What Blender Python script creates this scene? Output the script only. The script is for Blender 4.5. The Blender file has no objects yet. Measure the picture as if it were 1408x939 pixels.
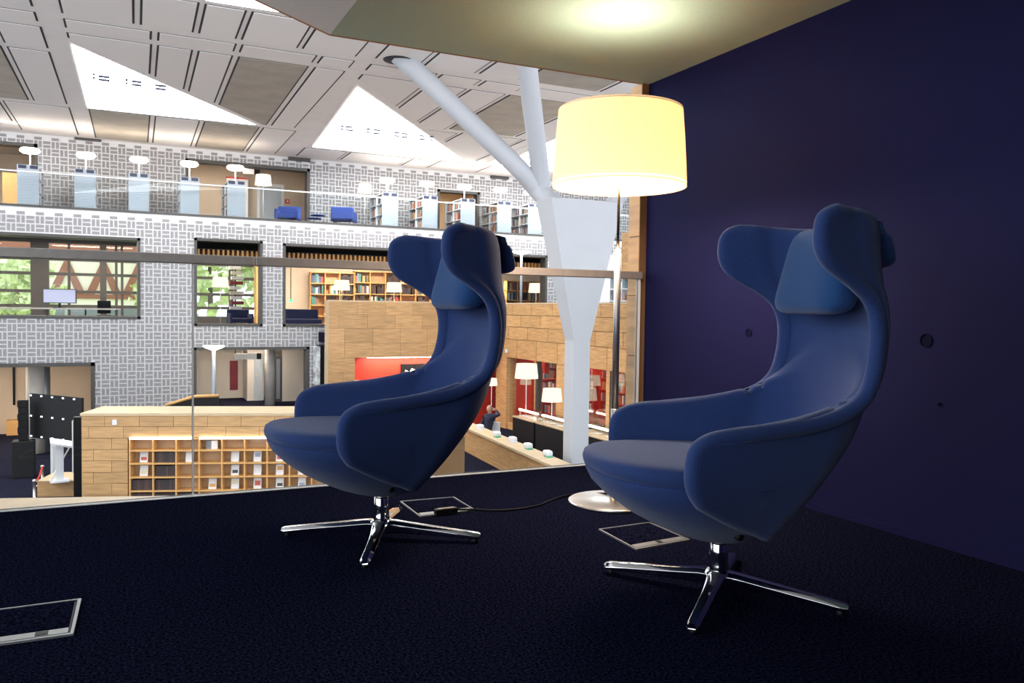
import bpy, bmesh, math, random
from mathutils import Vector, Matrix
random.seed(7)
sc = bpy.context.scene
col = sc.collection

# ------------------------------------------------------------------ camera
F, ROLL, HOR, YAW, EYE = 1130.0, 0.0138, 427.0, math.radians(25.6), 0.88
PITCH = math.atan((469.5 - HOR) / F)
_h = Vector((math.cos(YAW), -math.sin(YAW), 0)); _f = Vector((math.sin(YAW), math.cos(YAW), 0)); _z = Vector((0, 0, 1))
FWD = math.cos(PITCH) * _f - math.sin(PITCH) * _z
_u = math.sin(PITCH) * _f + math.cos(PITCH) * _z
CX = math.cos(ROLL) * _h + math.sin(ROLL) * _u
CU = -math.sin(ROLL) * _h + math.cos(ROLL) * _u
CAM = Vector((0, 0, EYE))
cd = bpy.data.cameras.new('camera'); cam = bpy.data.objects.new('camera', cd); col.objects.link(cam)
cd.sensor_width = 36; cd.lens = 36 * F / 1408; cd.clip_end = 300; cd.clip_start = 0.05
m = Matrix((CX, CU, -FWD)).transposed().to_4x4(); m.translation = CAM
cam.matrix_world = m
sc.camera = cam

# ------------------------------------------------------------------ world, exposure
w = bpy.data.worlds.new('World'); sc.world = w; w.use_nodes = True
bg = w.node_tree.nodes['Background']; bg.inputs[0].default_value = (0.86, 0.93, 1.0, 1); bg.inputs[1].default_value = 2.2
sc.view_settings.view_transform = 'Standard'; sc.view_settings.look = 'None'
sc.view_settings.exposure = 0.4; sc.view_settings.gamma = 1.0; sc.view_settings.use_curve_mapping = False
sc.cycles.use_denoising = True
sc.cycles.max_bounces = 10; sc.cycles.transparent_max_bounces = 16
sc.cycles.caustics_reflective = False; sc.cycles.caustics_refractive = False

# strengths of the lamps and of the daylight in the roof lights
SKYLIGHT = 9.5      # roof lights of the hall
LIB = 42.0           # added unseen fill panels inside the rooms round the hall

# ------------------------------------------------------------------ picking points of the place along a line of sight
def ray(px, py): return FWD + CX * ((px - 704) / F) + CU * ((469.5 - py) / F)
def PZ(px, py, z): d = ray(px, py); return CAM + d * ((z - EYE) / d.z)
def PY(px, py, y): d = ray(px, py); return CAM + d * (y / d.y)
def PX(px, py, x): d = ray(px, py); return CAM + d * (x / d.x)
def PD(px, py, dep): return CAM + ray(px, py) * dep
def PP(px, py, p, n): d = ray(px, py); return CAM + d * ((p - CAM).dot(n) / d.dot(n))
def rectY(x0, y0, x1, y1, Y):
    ym = (y0 + y1) / 2; xm = (x0 + x1) / 2
    return PY(x0, ym, Y).x, PY(x1, ym, Y).x, PY(xm, y1, Y).z, PY(xm, y0, Y).z      # X0, X1, Z0, Z1

# ------------------------------------------------------------------ mesh helpers
class MB:
    def __init__(s): s.v = []; s.f = []; s.sm = []
    def add(s, vs, fs, smooth=False):
        b = len(s.v); s.v += [tuple(v) for v in vs]; s.f += [tuple(b + i for i in f) for f in fs]; s.sm += [smooth] * len(fs); return s
    def box(s, x0, x1, y0, y1, z0, z1):
        if x0 > x1: x0, x1 = x1, x0
        if y0 > y1: y0, y1 = y1, y0
        if z0 > z1: z0, z1 = z1, z0
        v = [(x, y, z) for z in (z0, z1) for x, y in ((x0, y0), (x1, y0), (x1, y1), (x0, y1))]
        return s.add(v, [(3, 2, 1, 0), (4, 5, 6, 7), (0, 1, 5, 4), (1, 2, 6, 5), (2, 3, 7, 6), (3, 0, 4, 7)])
    def obox(s, c, ax, ay, az):          # centre and half-axis vectors
        c = Vector(c); v = []
        for k in (-1, 1):
            for i, j in ((-1, -1), (1, -1), (1, 1), (-1, 1)): v.append(c + Vector(ax) * i + Vector(ay) * j + Vector(az) * k)
        return s.add(v, [(3, 2, 1, 0), (4, 5, 6, 7), (0, 1, 5, 4), (1, 2, 6, 5), (2, 3, 7, 6), (3, 0, 4, 7)])
    def prism(s, poly, z0, z1):          # plan polygon (counter-clockwise) between two heights
        n = len(poly); v = [(p[0], p[1], z0) for p in poly] + [(p[0], p[1], z1) for p in poly]
        return s.add(v, [tuple(range(n - 1, -1, -1)), tuple(range(n, 2 * n))] + [(i, (i + 1) % n, n + (i + 1) % n, n + i) for i in range(n)])
    def extr(s, poly, d):                # any flat polygon in space pushed along d
        n = len(poly); d = Vector(d); v = [Vector(p) for p in poly] + [Vector(p) + d for p in poly]
        return s.add(v, [tuple(range(n - 1, -1, -1)), tuple(range(n, 2 * n))] + [(i, (i + 1) % n, n + (i + 1) % n, n + i) for i in range(n)])
    def lathe(s, prof, c=(0, 0, 0), seg=24, cap=True):
        n = len(prof); v = []; f = []
        for i in range(seg):
            a = 2 * math.pi * i / seg
            for r, z in prof: v.append((c[0] + r * math.cos(a), c[1] + r * math.sin(a), c[2] + z))
        for i in range(seg):
            j = (i + 1) % seg
            for k in range(n - 1): f.append((i * n + k, j * n + k, j * n + k + 1, i * n + k + 1))
        if cap:
            f.append(tuple(i * n for i in range(seg - 1, -1, -1))); f.append(tuple(i * n + n - 1 for i in range(seg)))
        return s.add(v, f, True)
    def tube(s, pts, r, seg=10, cap=True):
        pts = [Vector(p) for p in pts]; n = len(pts); rr = r if isinstance(r, (list, tuple)) else [r] * n
        v = []; f = []; prev = None
        for i, p in enumerate(pts):
            t = (pts[min(i + 1, n - 1)] - pts[max(i - 1, 0)]).normalized()
            if prev is None:
                a = Vector((0, 0, 1)) if abs(t.z) < .9 else Vector((1, 0, 0)); u = t.cross(a).normalized()
            else:
                u = (prev - t * prev.dot(t)).normalized()
            prev = u; w_ = t.cross(u)
            for k in range(seg):
                q = 2 * math.pi * k / seg; v.append(p + (u * math.cos(q) + w_ * math.sin(q)) * rr[i])
        for i in range(n - 1):
            for k in range(seg):
                k2 = (k + 1) % seg; f.append((i * seg + k, i * seg + k2, (i + 1) * seg + k2, (i + 1) * seg + k))
        if cap: f += [tuple(range(seg - 1, -1, -1)), tuple((n - 1) * seg + k for k in range(seg))]
        return s.add(v, f, True)
    def ball(s, c, rx, ry, rz, n=14, m=8, e=1.0):      # e < 1: boxier
        def pw(a): return math.copysign(abs(a) ** e, a)
        v = []; f = []
        for j in range(m + 1):
            p = -math.pi / 2 + math.pi * j / m
            for i in range(n):
                q = 2 * math.pi * i / n
                v.append((c[0] + rx * pw(math.cos(p)) * pw(math.cos(q)), c[1] + ry * pw(math.cos(p)) * pw(math.sin(q)), c[2] + rz * pw(math.sin(p))))
        for j in range(m):
            for i in range(n): f.append((j * n + i, j * n + (i + 1) % n, (j + 1) * n + (i + 1) % n, (j + 1) * n + i))
        return s.add(v, f, True)
    def mesh(s, name):
        me = bpy.data.meshes.new(name); me.from_pydata(s.v, [], s.f)
        for p, q in zip(me.polygons, s.sm): p.use_smooth = q
        me.update(); return me
    def build(s, name, mat, parent=None, bevel=0):
        me = s.mesh(name); me.materials.append(mat)
        o = bpy.data.objects.new(name, me); col.objects.link(o)
        if parent: o.parent = parent
        if bevel:
            b = o.modifiers.new('bevel', 'BEVEL'); b.width = bevel; b.segments = 2; b.limit_method = 'ANGLE'
        return o
def tag(o, label=None, cat=None, group=None, kind=None):
    if label: o['label'] = label
    if cat: o['category'] = cat
    if group: o['group'] = group
    if kind: o['kind'] = kind
    return o
def thing(name, label, cat, loc=(0, 0, 0), rz=0, group=None):
    o = bpy.data.objects.new(name, None); col.objects.link(o); o.location = loc; o.rotation_euler = (0, 0, rz)
    o.empty_display_size = .1
    return tag(o, label, cat, group)
def dup(root, loc=None, rz=None, label=None, group=None):
    r = root.copy(); col.objects.link(r)
    if loc is not None: r.location = loc
    if rz is not None: r.rotation_euler = (0, 0, rz)
    if label: r['label'] = label
    if group: r['group'] = group
    for ch in list(root.children):
        c = ch.copy(); col.objects.link(c); c.parent = r
        for g in list(ch.children):
            d = g.copy(); col.objects.link(d); d.parent = c
    return r
def struct(o): o['kind'] = 'structure'; return o
def clip(poly, p, n):                    # keep the side of the line through p where n points
    out = []
    for i in range(len(poly)):
        a = poly[i]; b = poly[(i + 1) % len(poly)]
        da = (a[0] - p[0]) * n[0] + (a[1] - p[1]) * n[1]; db = (b[0] - p[0]) * n[0] + (b[1] - p[1]) * n[1]
        if da >= 0: out.append(a)
        if (da >= 0) != (db >= 0):
            t = da / (da - db); out.append((a[0] + (b[0] - a[0]) * t, a[1] + (b[1] - a[1]) * t))
    return out

# ------------------------------------------------------------------ materials
def nodes(name):
    m = bpy.data.materials.new(name); m.use_nodes = True
    nt = m.node_tree; return m, nt, nt.nodes['Principled BSDF']
def N(nt, t, **k):
    n = nt.nodes.new(t)
    for a, b in k.items(): setattr(n, a, b)
    return n
def mat(name, c, rough=.5, metal=0, var=0.0, scale=8.0, bump=0.0, bscale=None, sheen=0, stretch=None, rnd=0.0, spec=None, emit=None, es=0):
    m, nt, b = nodes(name); L = nt.links
    b.inputs['Roughness'].default_value = rough; b.inputs['Metallic'].default_value = metal
    if spec is not None: b.inputs['Specular IOR Level'].default_value = spec
    if sheen: b.inputs['Sheen Weight'].default_value = sheen; b.inputs['Sheen Roughness'].default_value = .4
    c4 = (*c, 1); b.inputs['Base Color'].default_value = c4
    if emit: b.inputs['Emission Color'].default_value = (*emit, 1); b.inputs['Emission Strength'].default_value = es
    tc = N(nt, 'ShaderNodeTexCoord')
    mp = N(nt, 'ShaderNodeMapping'); L.new(tc.outputs['Object'], mp.inputs[0])
    if stretch: mp.inputs['Scale'].default_value = stretch
    last = None
    if var:
        ns = N(nt, 'ShaderNodeTexNoise'); ns.inputs['Scale'].default_value = scale; ns.inputs['Detail'].default_value = 4
        L.new(mp.outputs[0], ns.inputs[0])
        rp = N(nt, 'ShaderNodeValToRGB')
        rp.color_ramp.elements[0].position = .3; rp.color_ramp.elements[1].position = .7
        rp.color_ramp.elements[0].color = (*[max(0, x * (1 - var)) for x in c], 1); rp.color_ramp.elements[1].color = (*[x * (1 + var) for x in c], 1)
        L.new(ns.outputs[0], rp.inputs[0]); last = rp.outputs[0]
    if rnd:
        oi = N(nt, 'ShaderNodeObjectInfo'); mr = N(nt, 'ShaderNodeMapRange')
        mr.inputs['To Min'].default_value = 1 - rnd; mr.inputs['To Max'].default_value = 1 + rnd
        L.new(oi.outputs['Random'], mr.inputs[0])
        vm = N(nt, 'ShaderNodeVectorMath', operation='SCALE')
        if last: L.new(last, vm.inputs[0])
        else: vm.inputs[0].default_value = c
        L.new(mr.outputs[0], vm.inputs['Scale']); last = vm.outputs[0]
    if last: L.new(last, b.inputs['Base Color'])
    if bump:
        n2 = N(nt, 'ShaderNodeTexNoise'); n2.inputs['Scale'].default_value = bscale or scale * 4; n2.inputs['Detail'].default_value = 3
        L.new(mp.outputs[0], n2.inputs[0])
        bp = N(nt, 'ShaderNodeBump'); bp.inputs['Strength'].default_value = bump; bp.inputs['Distance'].default_value = .01
        L.new(n2.outputs[0], bp.inputs['Height']); L.new(bp.outputs[0], b.inputs['Normal'])
    return m
def emitter(name, c, s):
    m = bpy.data.materials.new(name); m.use_nodes = True; nt = m.node_tree
    nt.nodes.remove(nt.nodes['Principled BSDF']); e = N(nt, 'ShaderNodeEmission')
    e.inputs[0].default_value = (*c, 1); e.inputs[1].default_value = s
    nt.links.new(e.outputs[0], nt.nodes['Material Output'].inputs[0]); return m
def glassmat(name, tint=(.97, .98, .98), refl=1.0):
    m = bpy.data.materials.new(name); m.use_nodes = True; nt = m.node_tree; nt.nodes.remove(nt.nodes['Principled BSDF'])
    t = N(nt, 'ShaderNodeBsdfTransparent'); t.inputs[0].default_value = (*tint, 1)
    g = N(nt, 'ShaderNodeBsdfGlossy'); g.inputs['Roughness'].default_value = .0
    fr = N(nt, 'ShaderNodeFresnel'); fr.inputs[0].default_value = 1.45
    mu = N(nt, 'ShaderNodeMath', operation='MULTIPLY'); mu.inputs[1].default_value = refl
    mx = N(nt, 'ShaderNodeMixShader'); L = nt.links
    L.new(fr.outputs[0], mu.inputs[0]); L.new(mu.outputs[0], mx.inputs[0]); L.new(t.outputs[0], mx.inputs[1]); L.new(g.outputs[0], mx.inputs[2])
    L.new(mx.outputs[0], nt.nodes['Material Output'].inputs[0]); return m
def carpet(name, c1, c2, scale):
    m, nt, b = nodes(name); L = nt.links
    tc = N(nt, 'ShaderNodeTexCoord'); ns = N(nt, 'ShaderNodeTexNoise'); ns.inputs['Scale'].default_value = scale; ns.inputs['Detail'].default_value = 6; ns.inputs['Roughness'].default_value = .75
    L.new(tc.outputs['Object'], ns.inputs[0])
    rp = N(nt, 'ShaderNodeValToRGB'); rp.color_ramp.elements[0].position = .42; rp.color_ramp.elements[1].position = .64
    rp.color_ramp.elements[0].color = (*c1, 1); rp.color_ramp.elements[1].color = (*c2, 1)
    L.new(ns.outputs[0], rp.inputs[0]); L.new(rp.outputs[0], b.inputs['Base Color'])
    b.inputs['Roughness'].default_value = 1; b.inputs['Specular IOR Level'].default_value = 0
    bp = N(nt, 'ShaderNodeBump'); bp.inputs['Strength'].default_value = .8; bp.inputs['Distance'].default_value = .006
    L.new(ns.outputs[0], bp.inputs['Height']); L.new(bp.outputs[0], b.inputs['Normal']); return m
M = {}
M['carpet'] = carpet('navy_carpet', (.0010, .0012, .003), (.021, .024, .062), 120)
M['far_carpet'] = carpet('hall_carpet', (.010, .010, .018), (.03, .03, .05), 20)
M['blue_wall'] = mat('blue_paint', (.0105, .0100, .052), .7, spec=.08, var=.12, scale=300, bump=.12, bscale=500)
M['green_ceil'] = mat('pale_green_paint', (.46, .64, .54), .7, var=.03, scale=40)
M['grey_soffit'] = mat('grey_white_paint', (.62, .59, .57), .7, var=.02, scale=30)
M['edge_wood'] = mat('orange_edge_wood', (.42, .17, .05), .5)
M['oak'] = mat('oak_panel', (.55, .315, .135), .45, var=.22, scale=3, stretch=(.7, .7, 7), rnd=.10)
M['oak_cap'] = mat('pale_oak', (.64, .47, .29), .45, var=.10, scale=4, stretch=(1, 1, 12))
M['joint'] = mat('oak_joint', (.22, .12, .05), .7)
M['shelf_oak'] = mat('shelf_oak', (.72, .40, .14), .45, var=.12, scale=5, stretch=(1, 1, 10))
M['shelf_back'] = mat('shelf_back', (.55, .37, .21), .6, var=.08, scale=4)
M['fabric'] = mat('blue_wool', (.029, .058, .185), .9, var=.22, scale=420, bump=.35, bscale=650, sheen=.25, spec=.2)
M['pillow'] = mat('teal_blue_wool', (.020, .072, .21), .9, var=.22, scale=420, bump=.35, bscale=650, sheen=.25, spec=.2)
M['seam'] = mat('blue_thread', (.022, .044, .155), .9)
M['chrome'] = mat('polished_aluminium', (.86, .85, .85), .07, 1)
M['steel'] = mat('brushed_steel', (.66, .62, .58), .42, 1, var=.08, scale=60, stretch=(1, 1, .05))
M['lamp_base'] = mat('satin_nickel', (.72, .66, .60), .32, 1)
M['brass'] = mat('warm_brass', (.80, .55, .28), .25, 1)
M['black'] = mat('black_plastic', (.006, .006, .007), .5, spec=.25)
M['rail'] = mat('bronze_rail', (.52, .48, .44), .5, .6, var=.08, scale=30)
M['white_metal'] = mat('white_profile', (.78, .78, .78), .4)
M['glass'] = glassmat('balustrade_glass')
M['pane'] = glassmat('window_glass', (.95, .97, .97), .45)
M['box_metal'] = mat('floor_box_metal', (.33, .33, .33), .45, .6)
M['wall_white'] = mat('white_render', (.67, .66, .67), .8, var=.03, scale=3)
M['bar'] = mat('grey_relief_brick', (.265, .252, .258), .8)
M['dark_frame'] = mat('dark_bronze_frame', (.06, .055, .05), .5, var=.1, scale=6)
M['hall_ceil'] = mat('hall_ceiling_plaster', (.86, .81, .785), .8, var=.03, scale=2)
M['ceil_panel'] = mat('acoustic_panel', (.86, .81, .785), .85, rnd=.03)
M['taupe'] = mat('taupe_panel', (.46, .41, .345), .85, var=.10, scale=1.5, rnd=.06)
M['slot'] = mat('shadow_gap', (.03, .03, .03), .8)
M['sky'] = emitter('roof_light', (.95, .98, 1.0), SKYLIGHT)
M['skybar'] = mat('roof_light_bar', (.10, .13, .22), .6)
M['tree_white'] = mat('column_white', (.54, .545, .575), .55, var=.02, scale=2)
M['shade'] = emitter('lit_shade', (1.0, .86, .62), 1.25)
M['disc'] = emitter('lit_disc', (1.0, .88, .74), 11)
M['luminaire'] = emitter('ceiling_luminaire', (1.0, .86, .70), LIB)  # glow of the added panels that brighten the side rooms
M['luminaire_cool'] = emitter('ceiling_luminaire_daylight', (1.0, .95, .90), LIB)
M['pole'] = mat('grey_pole', (.26, .28, .31), .4, .5)
M['white_pole'] = mat('white_pole', (.75, .75, .75), .5)
M['beige'] = mat('beige_plaster', (.58, .47, .36), .8, var=.05, scale=1.2)
M['plaster'] = mat('light_plaster', (.66, .60, .53), .8, var=.04, scale=1)
M['concrete'] = mat('concrete', (.50, .46, .42), .75, var=.12, scale=3)
M['white'] = mat('white_lacquer', (.78, .79, .82), .5)
M['shelf_white'] = mat('white_shelf', (.46, .50, .56), .5)
M['red'] = mat('red_lacquer', (.62, .035, .015), .5, var=.06, scale=2)
M['dark_red'] = mat('dark_red_board', (.22, .02, .03), .6)
M['blue_seat'] = mat('blue_upholstery', (.03, .06, .26), .9)
M['navy'] = mat('navy_upholstery', (.03, .035, .09), .9)
M['charcoal'] = mat('charcoal_case', (.016, .016, .017), .6, spec=.2)
M['screen'] = mat('pale_screen', (.45, .46, .62), .3, emit=(.55, .56, .75), es=.35)
M['dotlight'] = emitter('bright_dot', (.9, .93, 1), 2.5)
M['greenlight'] = emitter('green_dot', (.05, 1, .25), 3)
M['tube'] = emitter('warm_tube', (1, .80, .62), 9)
M['strip'] = emitter('led_strip', (1, .93, .84), 5)
M['paper'] = mat('white_paper', (.80, .78, .76), .6)
M['skin'] = mat('skin', (.55, .30, .20), .6)
M['sweater'] = mat('navy_sweater', (.02, .022, .05), .9)
M['hair'] = mat('grey_hair', (.30, .27, .25), .8)
M['leaf'] = mat('leaf_green', (.60, .68, .34), .7, var=.35, scale=2.5)
M['bark'] = mat('bark', (.12, .08, .05), .9)
M['cream'] = mat('cream_render', (.84, .79, .64), .8)
M['timber_red'] = mat('red_brown_timber', (.30, .12, .08), .8)
M['green_plastic'] = mat('green_plastic', (.10, .45, .28), .5)
M['extinguisher'] = mat('extinguisher_red', (.62, .06, .03), .35)
BOOKC = [(.62, .58, .52), (.42, .08, .05), (.10, .12, .22), (.55, .35, .16), (.08, .22, .20), (.70, .66, .60), (.30, .16, .10), (.06, .06, .07), (.60, .20, .12), (.20, .30, .36)]
BOOK = [mat('book_cloth_%d' % i, c, .6) for i, c in enumerate(BOOKC)]
DARKBOOK = [mat('dark_binding_%d' % i, c, .5) for i, c in enumerate([(.05, .03, .03), (.07, .035, .025), (.035, .03, .035), (.09, .05, .04)])]

# ================================================================== THE LOUNGE (setting)
XW, YG, ZC = 2.83, 4.06, 2.225
XL, YB = -6.0, -3.2
XF_ = -2.6
o = struct(MB().box(XL, XW + .3, YB, YG - .03, -.4, 0).build('floor', M['carpet']))
o = struct(MB().box(XW, XW + .25, YB, YG + .02, 0, ZC).build('wall_right', M['blue_wall']))
wall_right = o
hole_m = mat('hole_plug_blue', (.006, .006, .024), .8, spec=.05)
for px, py, r in ((1030, 457.5, .019), (1274, 468, .024), (1293, 556, .007)):     # recessed round plugs of the wall
    p = PX(px, py, XW); b = MB()
    ring = [(r * math.cos(a * math.pi / 12), r * math.sin(a * math.pi / 12)) for a in range(24)]
    v = [(-.004, r * 1.12 * math.cos(a * math.pi / 12), r * 1.12 * math.sin(a * math.pi / 12)) for a in range(24)] + [(-.004, y, z) for y, z in ring] + [(.0, y, z) for y, z in ring] + [(-.0005, 0, 0)]
    b.add(v, [(i, (i + 1) % 24, 24 + (i + 1) % 24, 24 + i) for i in range(24)] + [(24 + i, 24 + (i + 1) % 24, 48 + (i + 1) % 24, 48 + i) for i in range(24)] + [(48 + i, 48 + (i + 1) % 24, 72) for i in range(24)])
    q = b.build('anchor_hole', hole_m, wall_right); q.location = (p.x - .0005, p.y, p.z)
struct(MB().box(XF_, XW + .25, YB - .2, YB, 0, 4.5).build('wall_back', M['blue_wall']))  # unseen wall, its left end placed to limit daylight on the chairs
struct(MB().box(XW - .006, XW, YB, YG - .04, 0, .03).build('baseboard_right', M['blue_wall']))
# flat green ceiling with a thin wooden edge, folding up into a pale sloping soffit
XF = .945
struct(MB().box(XF, XW + .25, YB, YG + .03, ZC, ZC + .02).build('ceiling', M['green_ceil']))
def sz(x): return ZC + (XF - x) * .305
struct(MB().extr([(XF, YB, ZC), (XF, YG + .03, ZC), (XL, YG + .03, sz(XL)), (XL, YB, sz(XL))], (0, 0, .02)).build('ceiling_slope', M['grey_soffit']))
struct(MB().box(XF, XW + .02, YG + .03, YG + .05, ZC, ZC + .016).extr([(XF, YG + .03, ZC), (XF, YG + .05, ZC), (XL, YG + .05, sz(XL)), (XL, YG + .03, sz(XL))], (0, 0, .016)).build('trim_1', M['edge_wood']))
struct(MB().box(XF, XW + .25, YB, YG + .05, ZC + .02, ZC + .4).extr([(XF, YB, ZC + .02), (XF, YG + .05, ZC + .02), (XL, YG + .05, sz(XL) + .02), (XL, YB, sz(XL) + .02)], (0, 0, .4)).build('roof_slab', M['grey_soffit']))
# oak end post of the blue wall, boarded
post = struct(MB().box(XW - .045, XW + .2, YG + .02, YG + .13, -.4, ZC).build('trim_2', M['joint']))
zz = [-.4, .25, .62, .98, 1.33, 1.71, 2.0, ZC]
for a, b_ in zip(zz[:-1], zz[1:]):
    MB().box(XW - .05, XW + .19, YG + .022, YG + .135, a + .003, b_ - .003).build('board', M['oak'], post)
# floor edge: white profile, dark gap; sloping oak ledge outside
struct(MB().box(XL, XW, YG - .03, YG - .012, -.4, .004).build('trim_3', M['white_metal']))
struct(MB().box(XL, XW, YG - .012, YG + .04, -.4, -.002).build('trim_4', M['black']))
a = PZ(-260, 689, -.3); b_ = PZ(300, 680.5, -.3)
struct(MB().prism([(a.x - 2, 4.12), (2.2, 4.12), (b_.x, b_.y), (a.x, a.y), (a.x - 2, a.y)], -.42, -.3).build('trim_5', M['oak_cap']))

# glass balustrade: two panes and a handrail
bal = thing('glass_balustrade', 'frameless glass balustrade with bronze handrail along the lounge floor edge', 'balustrade', (0, YG, 0))
xj = PY(265, 520, YG).x
for x0, x1 in ((XL, xj - .004), (xj + .004, XW - .06)):
    MB().box(x0, x1, -.008, .008, -.001, 1.075).build('pane', M['glass'], bal)
hr = MB()
hr.box(XL, PY(350, 353, YG).x - .0015, -.025, .025, 1.075, 1.118).box(PY(350, 353, YG).x + .0015, XW - .05, -.025, .025, 1.075, 1.118)
hr.build('handrail', M['rail'], bal, .004)
MB().box(xj - .004, xj + .004, -.007, .007, 0, 1.075).build('joint_seal', M['white_metal'], bal)
MB().box(XW - .07, XW - .055, -.012, .012, 0, 1.075).build('end_channel', M['white_metal'], bal)

# ================================================================== WING CHAIRS
def cubic(pts, t):                       # Catmull-Rom through rows of numbers
    n = len(pts) - 1; x = min(max(t, 0), 1) * n; i = min(int(x), n - 1); u = x - i
    p1, p2 = pts[i], pts[i + 1]
    p0 = pts[i - 1] if i else [2 * a - b for a, b in zip(p1, p2)]
    p3 = pts[i + 2] if i + 2 <= n else [2 * b - a for a, b in zip(p1, p2)]
    return [.5 * (2 * b + (c - a) * u + (2 * a - 5 * b + 4 * c - d) * u * u + (3 * b - a - 3 * c + d) * u ** 3) for a, b, c, d in zip(p0, p1, p2, p3)]
# rows of the shell: spine x, z | half width at the back corner | front edge x, y, z | corner radius
ROWS = [(-.105, .225, .205, .205, .318, .365, .09), (-.205, .315, .225, .236, .333, .410, .13), (-.285, .405, .245, .240, .338, .470, .16),
        (-.345, .490, .258, .226, .338, .517, .18), (-.378, .565, .265, .170, .335, .542, .19), (-.395, .630, .268, .070, .328, .552, .19),
        (-.405, .690, .266, -.040, .315, .562, .18), (-.411, .740, .262, -.150, .300, .575, .17), (-.415, .790, .257, -.246, .287, .604, .14),
        (-.418, .835, .253, -.315, .275, .655, .10), (-.420, .880, .251, -.345, .267, .750, .075), (-.422, .920, .252, -.348, .265, .850, .075),
        (-.423, .955, .256, -.315, .270, .930, .10), (-.424, .995, .262, -.240, .285, .985, .13), (-.424, 1.035, .267, -.170, .300, 1.025, .15),
        (-.422, 1.075, .270, -.140, .306, 1.070, .16), (-.419, 1.105, .270, -.137, .307, 1.115, .16), (-.413, 1.125, .269, -.148, .305, 1.152, .16), (-.407, 1.138, .268, -.188, .298, 1.171, .16)]
def shell_point(v, s):                   # v bottom to top, s from -1 (right front edge) to 1 (left front edge)
    xs, zs, wb, xe, ye, ze, rc = cubic(ROWS, v)
    sg = 1 if s >= 0 else -1; t = abs(s)
    rc = min(rc, max(.06, (xe - xs) * .85))
    lq = .5 * math.pi * (rc + wb) / 2; ls = max(1e-4, math.hypot(xe - xs - rc, ye - wb)); T = t * (lq + ls)
    if T < lq:
        q = T / lq * math.pi / 2; e = 1.0
        x = xs + rc * (1 - abs(math.cos(q)) ** e); y = wb * abs(math.sin(q)) ** e
    else:
        k = (T - lq) / ls; x = xs + rc + (xe - xs - rc) * k; y = wb + (ye - wb) * k
    h = t * t * (3 - 2 * t) * .5 + t * .5
    tc = lq / (lq + ls); k0 = max(0, 1 - v * 4); k0 = k0 * k0 * (3 - 2 * k0); g0 = max(0, (t - tc * .55) / (1 - tc * .55)); h = h * (1 - k0) + k0 * (g0 * g0 * .35 + g0 * .65)
    return Vector((x, y * sg, zs + (ze - zs) * h))
NU, NV, TH = 72, 84, .046
def shell_meshes():
    S = [[shell_point(j / NV, -1 + 2 * i / NU) for i in range(NU + 1)] for j in range(NV + 1)]
    for it in range(24):                 # even out the corner transitions without shrinking
        k = .5 if it % 2 == 0 else -.51
        T = [r[:] for r in S]
        for j in range(1, NV):
            for i in range(1, NU): T[j][i] = S[j][i] + ((S[j - 1][i] + S[j + 1][i] + S[j][i - 1] + S[j][i + 1]) / 4 - S[j][i]) * k
            for i in (0, NU): T[j][i] = S[j][i] + ((S[j - 1][i] + S[j + 1][i]) / 2 - S[j][i]) * k
        S = T
    def nrm(j, i):
        du = S[j][min(i + 1, NU)] - S[j][max(i - 1, 0)]; dv = S[min(j + 1, NV)][i] - S[max(j - 1, 0)][i]
        return du.cross(dv).normalized()
    Nn = [[nrm(j, i) for i in range(NU + 1)] for j in range(NV + 1)]
    for _ in range(6):
        T = [r[:] for r in Nn]
        for j in range(NV + 1):
            for i in range(NU + 1):
                T[j][i] = (Nn[j][i] * 2 + Nn[max(j - 1, 0)][i] + Nn[min(j + 1, NV)][i] + Nn[j][max(i - 1, 0)] + Nn[j][min(i + 1, NU)]).normalized()
        Nn = T
    out = 1 if Nn[NV // 2][NU // 2].x < 0 else -1       # outward = backwards at the spine
    loop = [(0, i) for i in range(NU)] + [(j, NU) for j in range(NV)] + [(NV, i) for i in range(NU, 0, -1)] + [(j, 0) for j in range(NV, 0, -1)]
    b = MB(); W = NU + 1; n = W * (NV + 1)
    vs = [S[j][i] + Nn[j][i] * out * TH / 2 for j in range(NV + 1) for i in range(W)] + [S[j][i] - Nn[j][i] * out * TH / 2 for j in range(NV + 1) for i in range(W)]
    fs = []
    for j in range(NV):
        for i in range(NU):
            q = (j * W + i, j * W + i + 1, (j + 1) * W + i + 1, (j + 1) * W + i)
            fs.append(q if out > 0 else q[::-1]); q2 = tuple(k + n for k in q); fs.append(q2[::-1] if out > 0 else q2)
    K = 5; rim = []; m = len(loop); info = []
    for k, (j, i) in enumerate(loop):
        a = S[loop[(k + 1) % m][0]][loop[(k + 1) % m][1]]; c = S[loop[k - 1][0]][loop[k - 1][1]]
        t = (a - c).normalized(); nn = Nn[j][i] * out
        bb = t.cross(nn).normalized(); inner = S[min(max(j, 4), NV - 4)][min(max(i, 4), NU - 4)]
        if bb.dot(S[j][i] - inner) < 0: bb = -bb
        info.append((S[j][i], nn, bb))
        ids = [j * W + i]
        for q in range(1, K):
            th = math.pi * q / K; vs.append(S[j][i] + (nn * math.cos(th) + bb * math.sin(th) * .9) * TH / 2); ids.append(len(vs) - 1)
        ids.append(n + j * W + i); rim.append(ids)
    for k in range(m):
        A, B_ = rim[k], rim[(k + 1) % m]
        for q in range(K): fs.append((A[q], A[q + 1], B_[q + 1], B_[q]))
    b.add(vs, fs, True)
    sm = MB()                            # the stitched seams run beside the rim, on the outside
    for side in (1,):
        pts = [p + nn * side * (TH / 2 - .0002) - bb * .010 for p, nn, bb in info]
        sm.tube(pts + [pts[0]], .0008, 5, False)
    return b, sm
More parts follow.
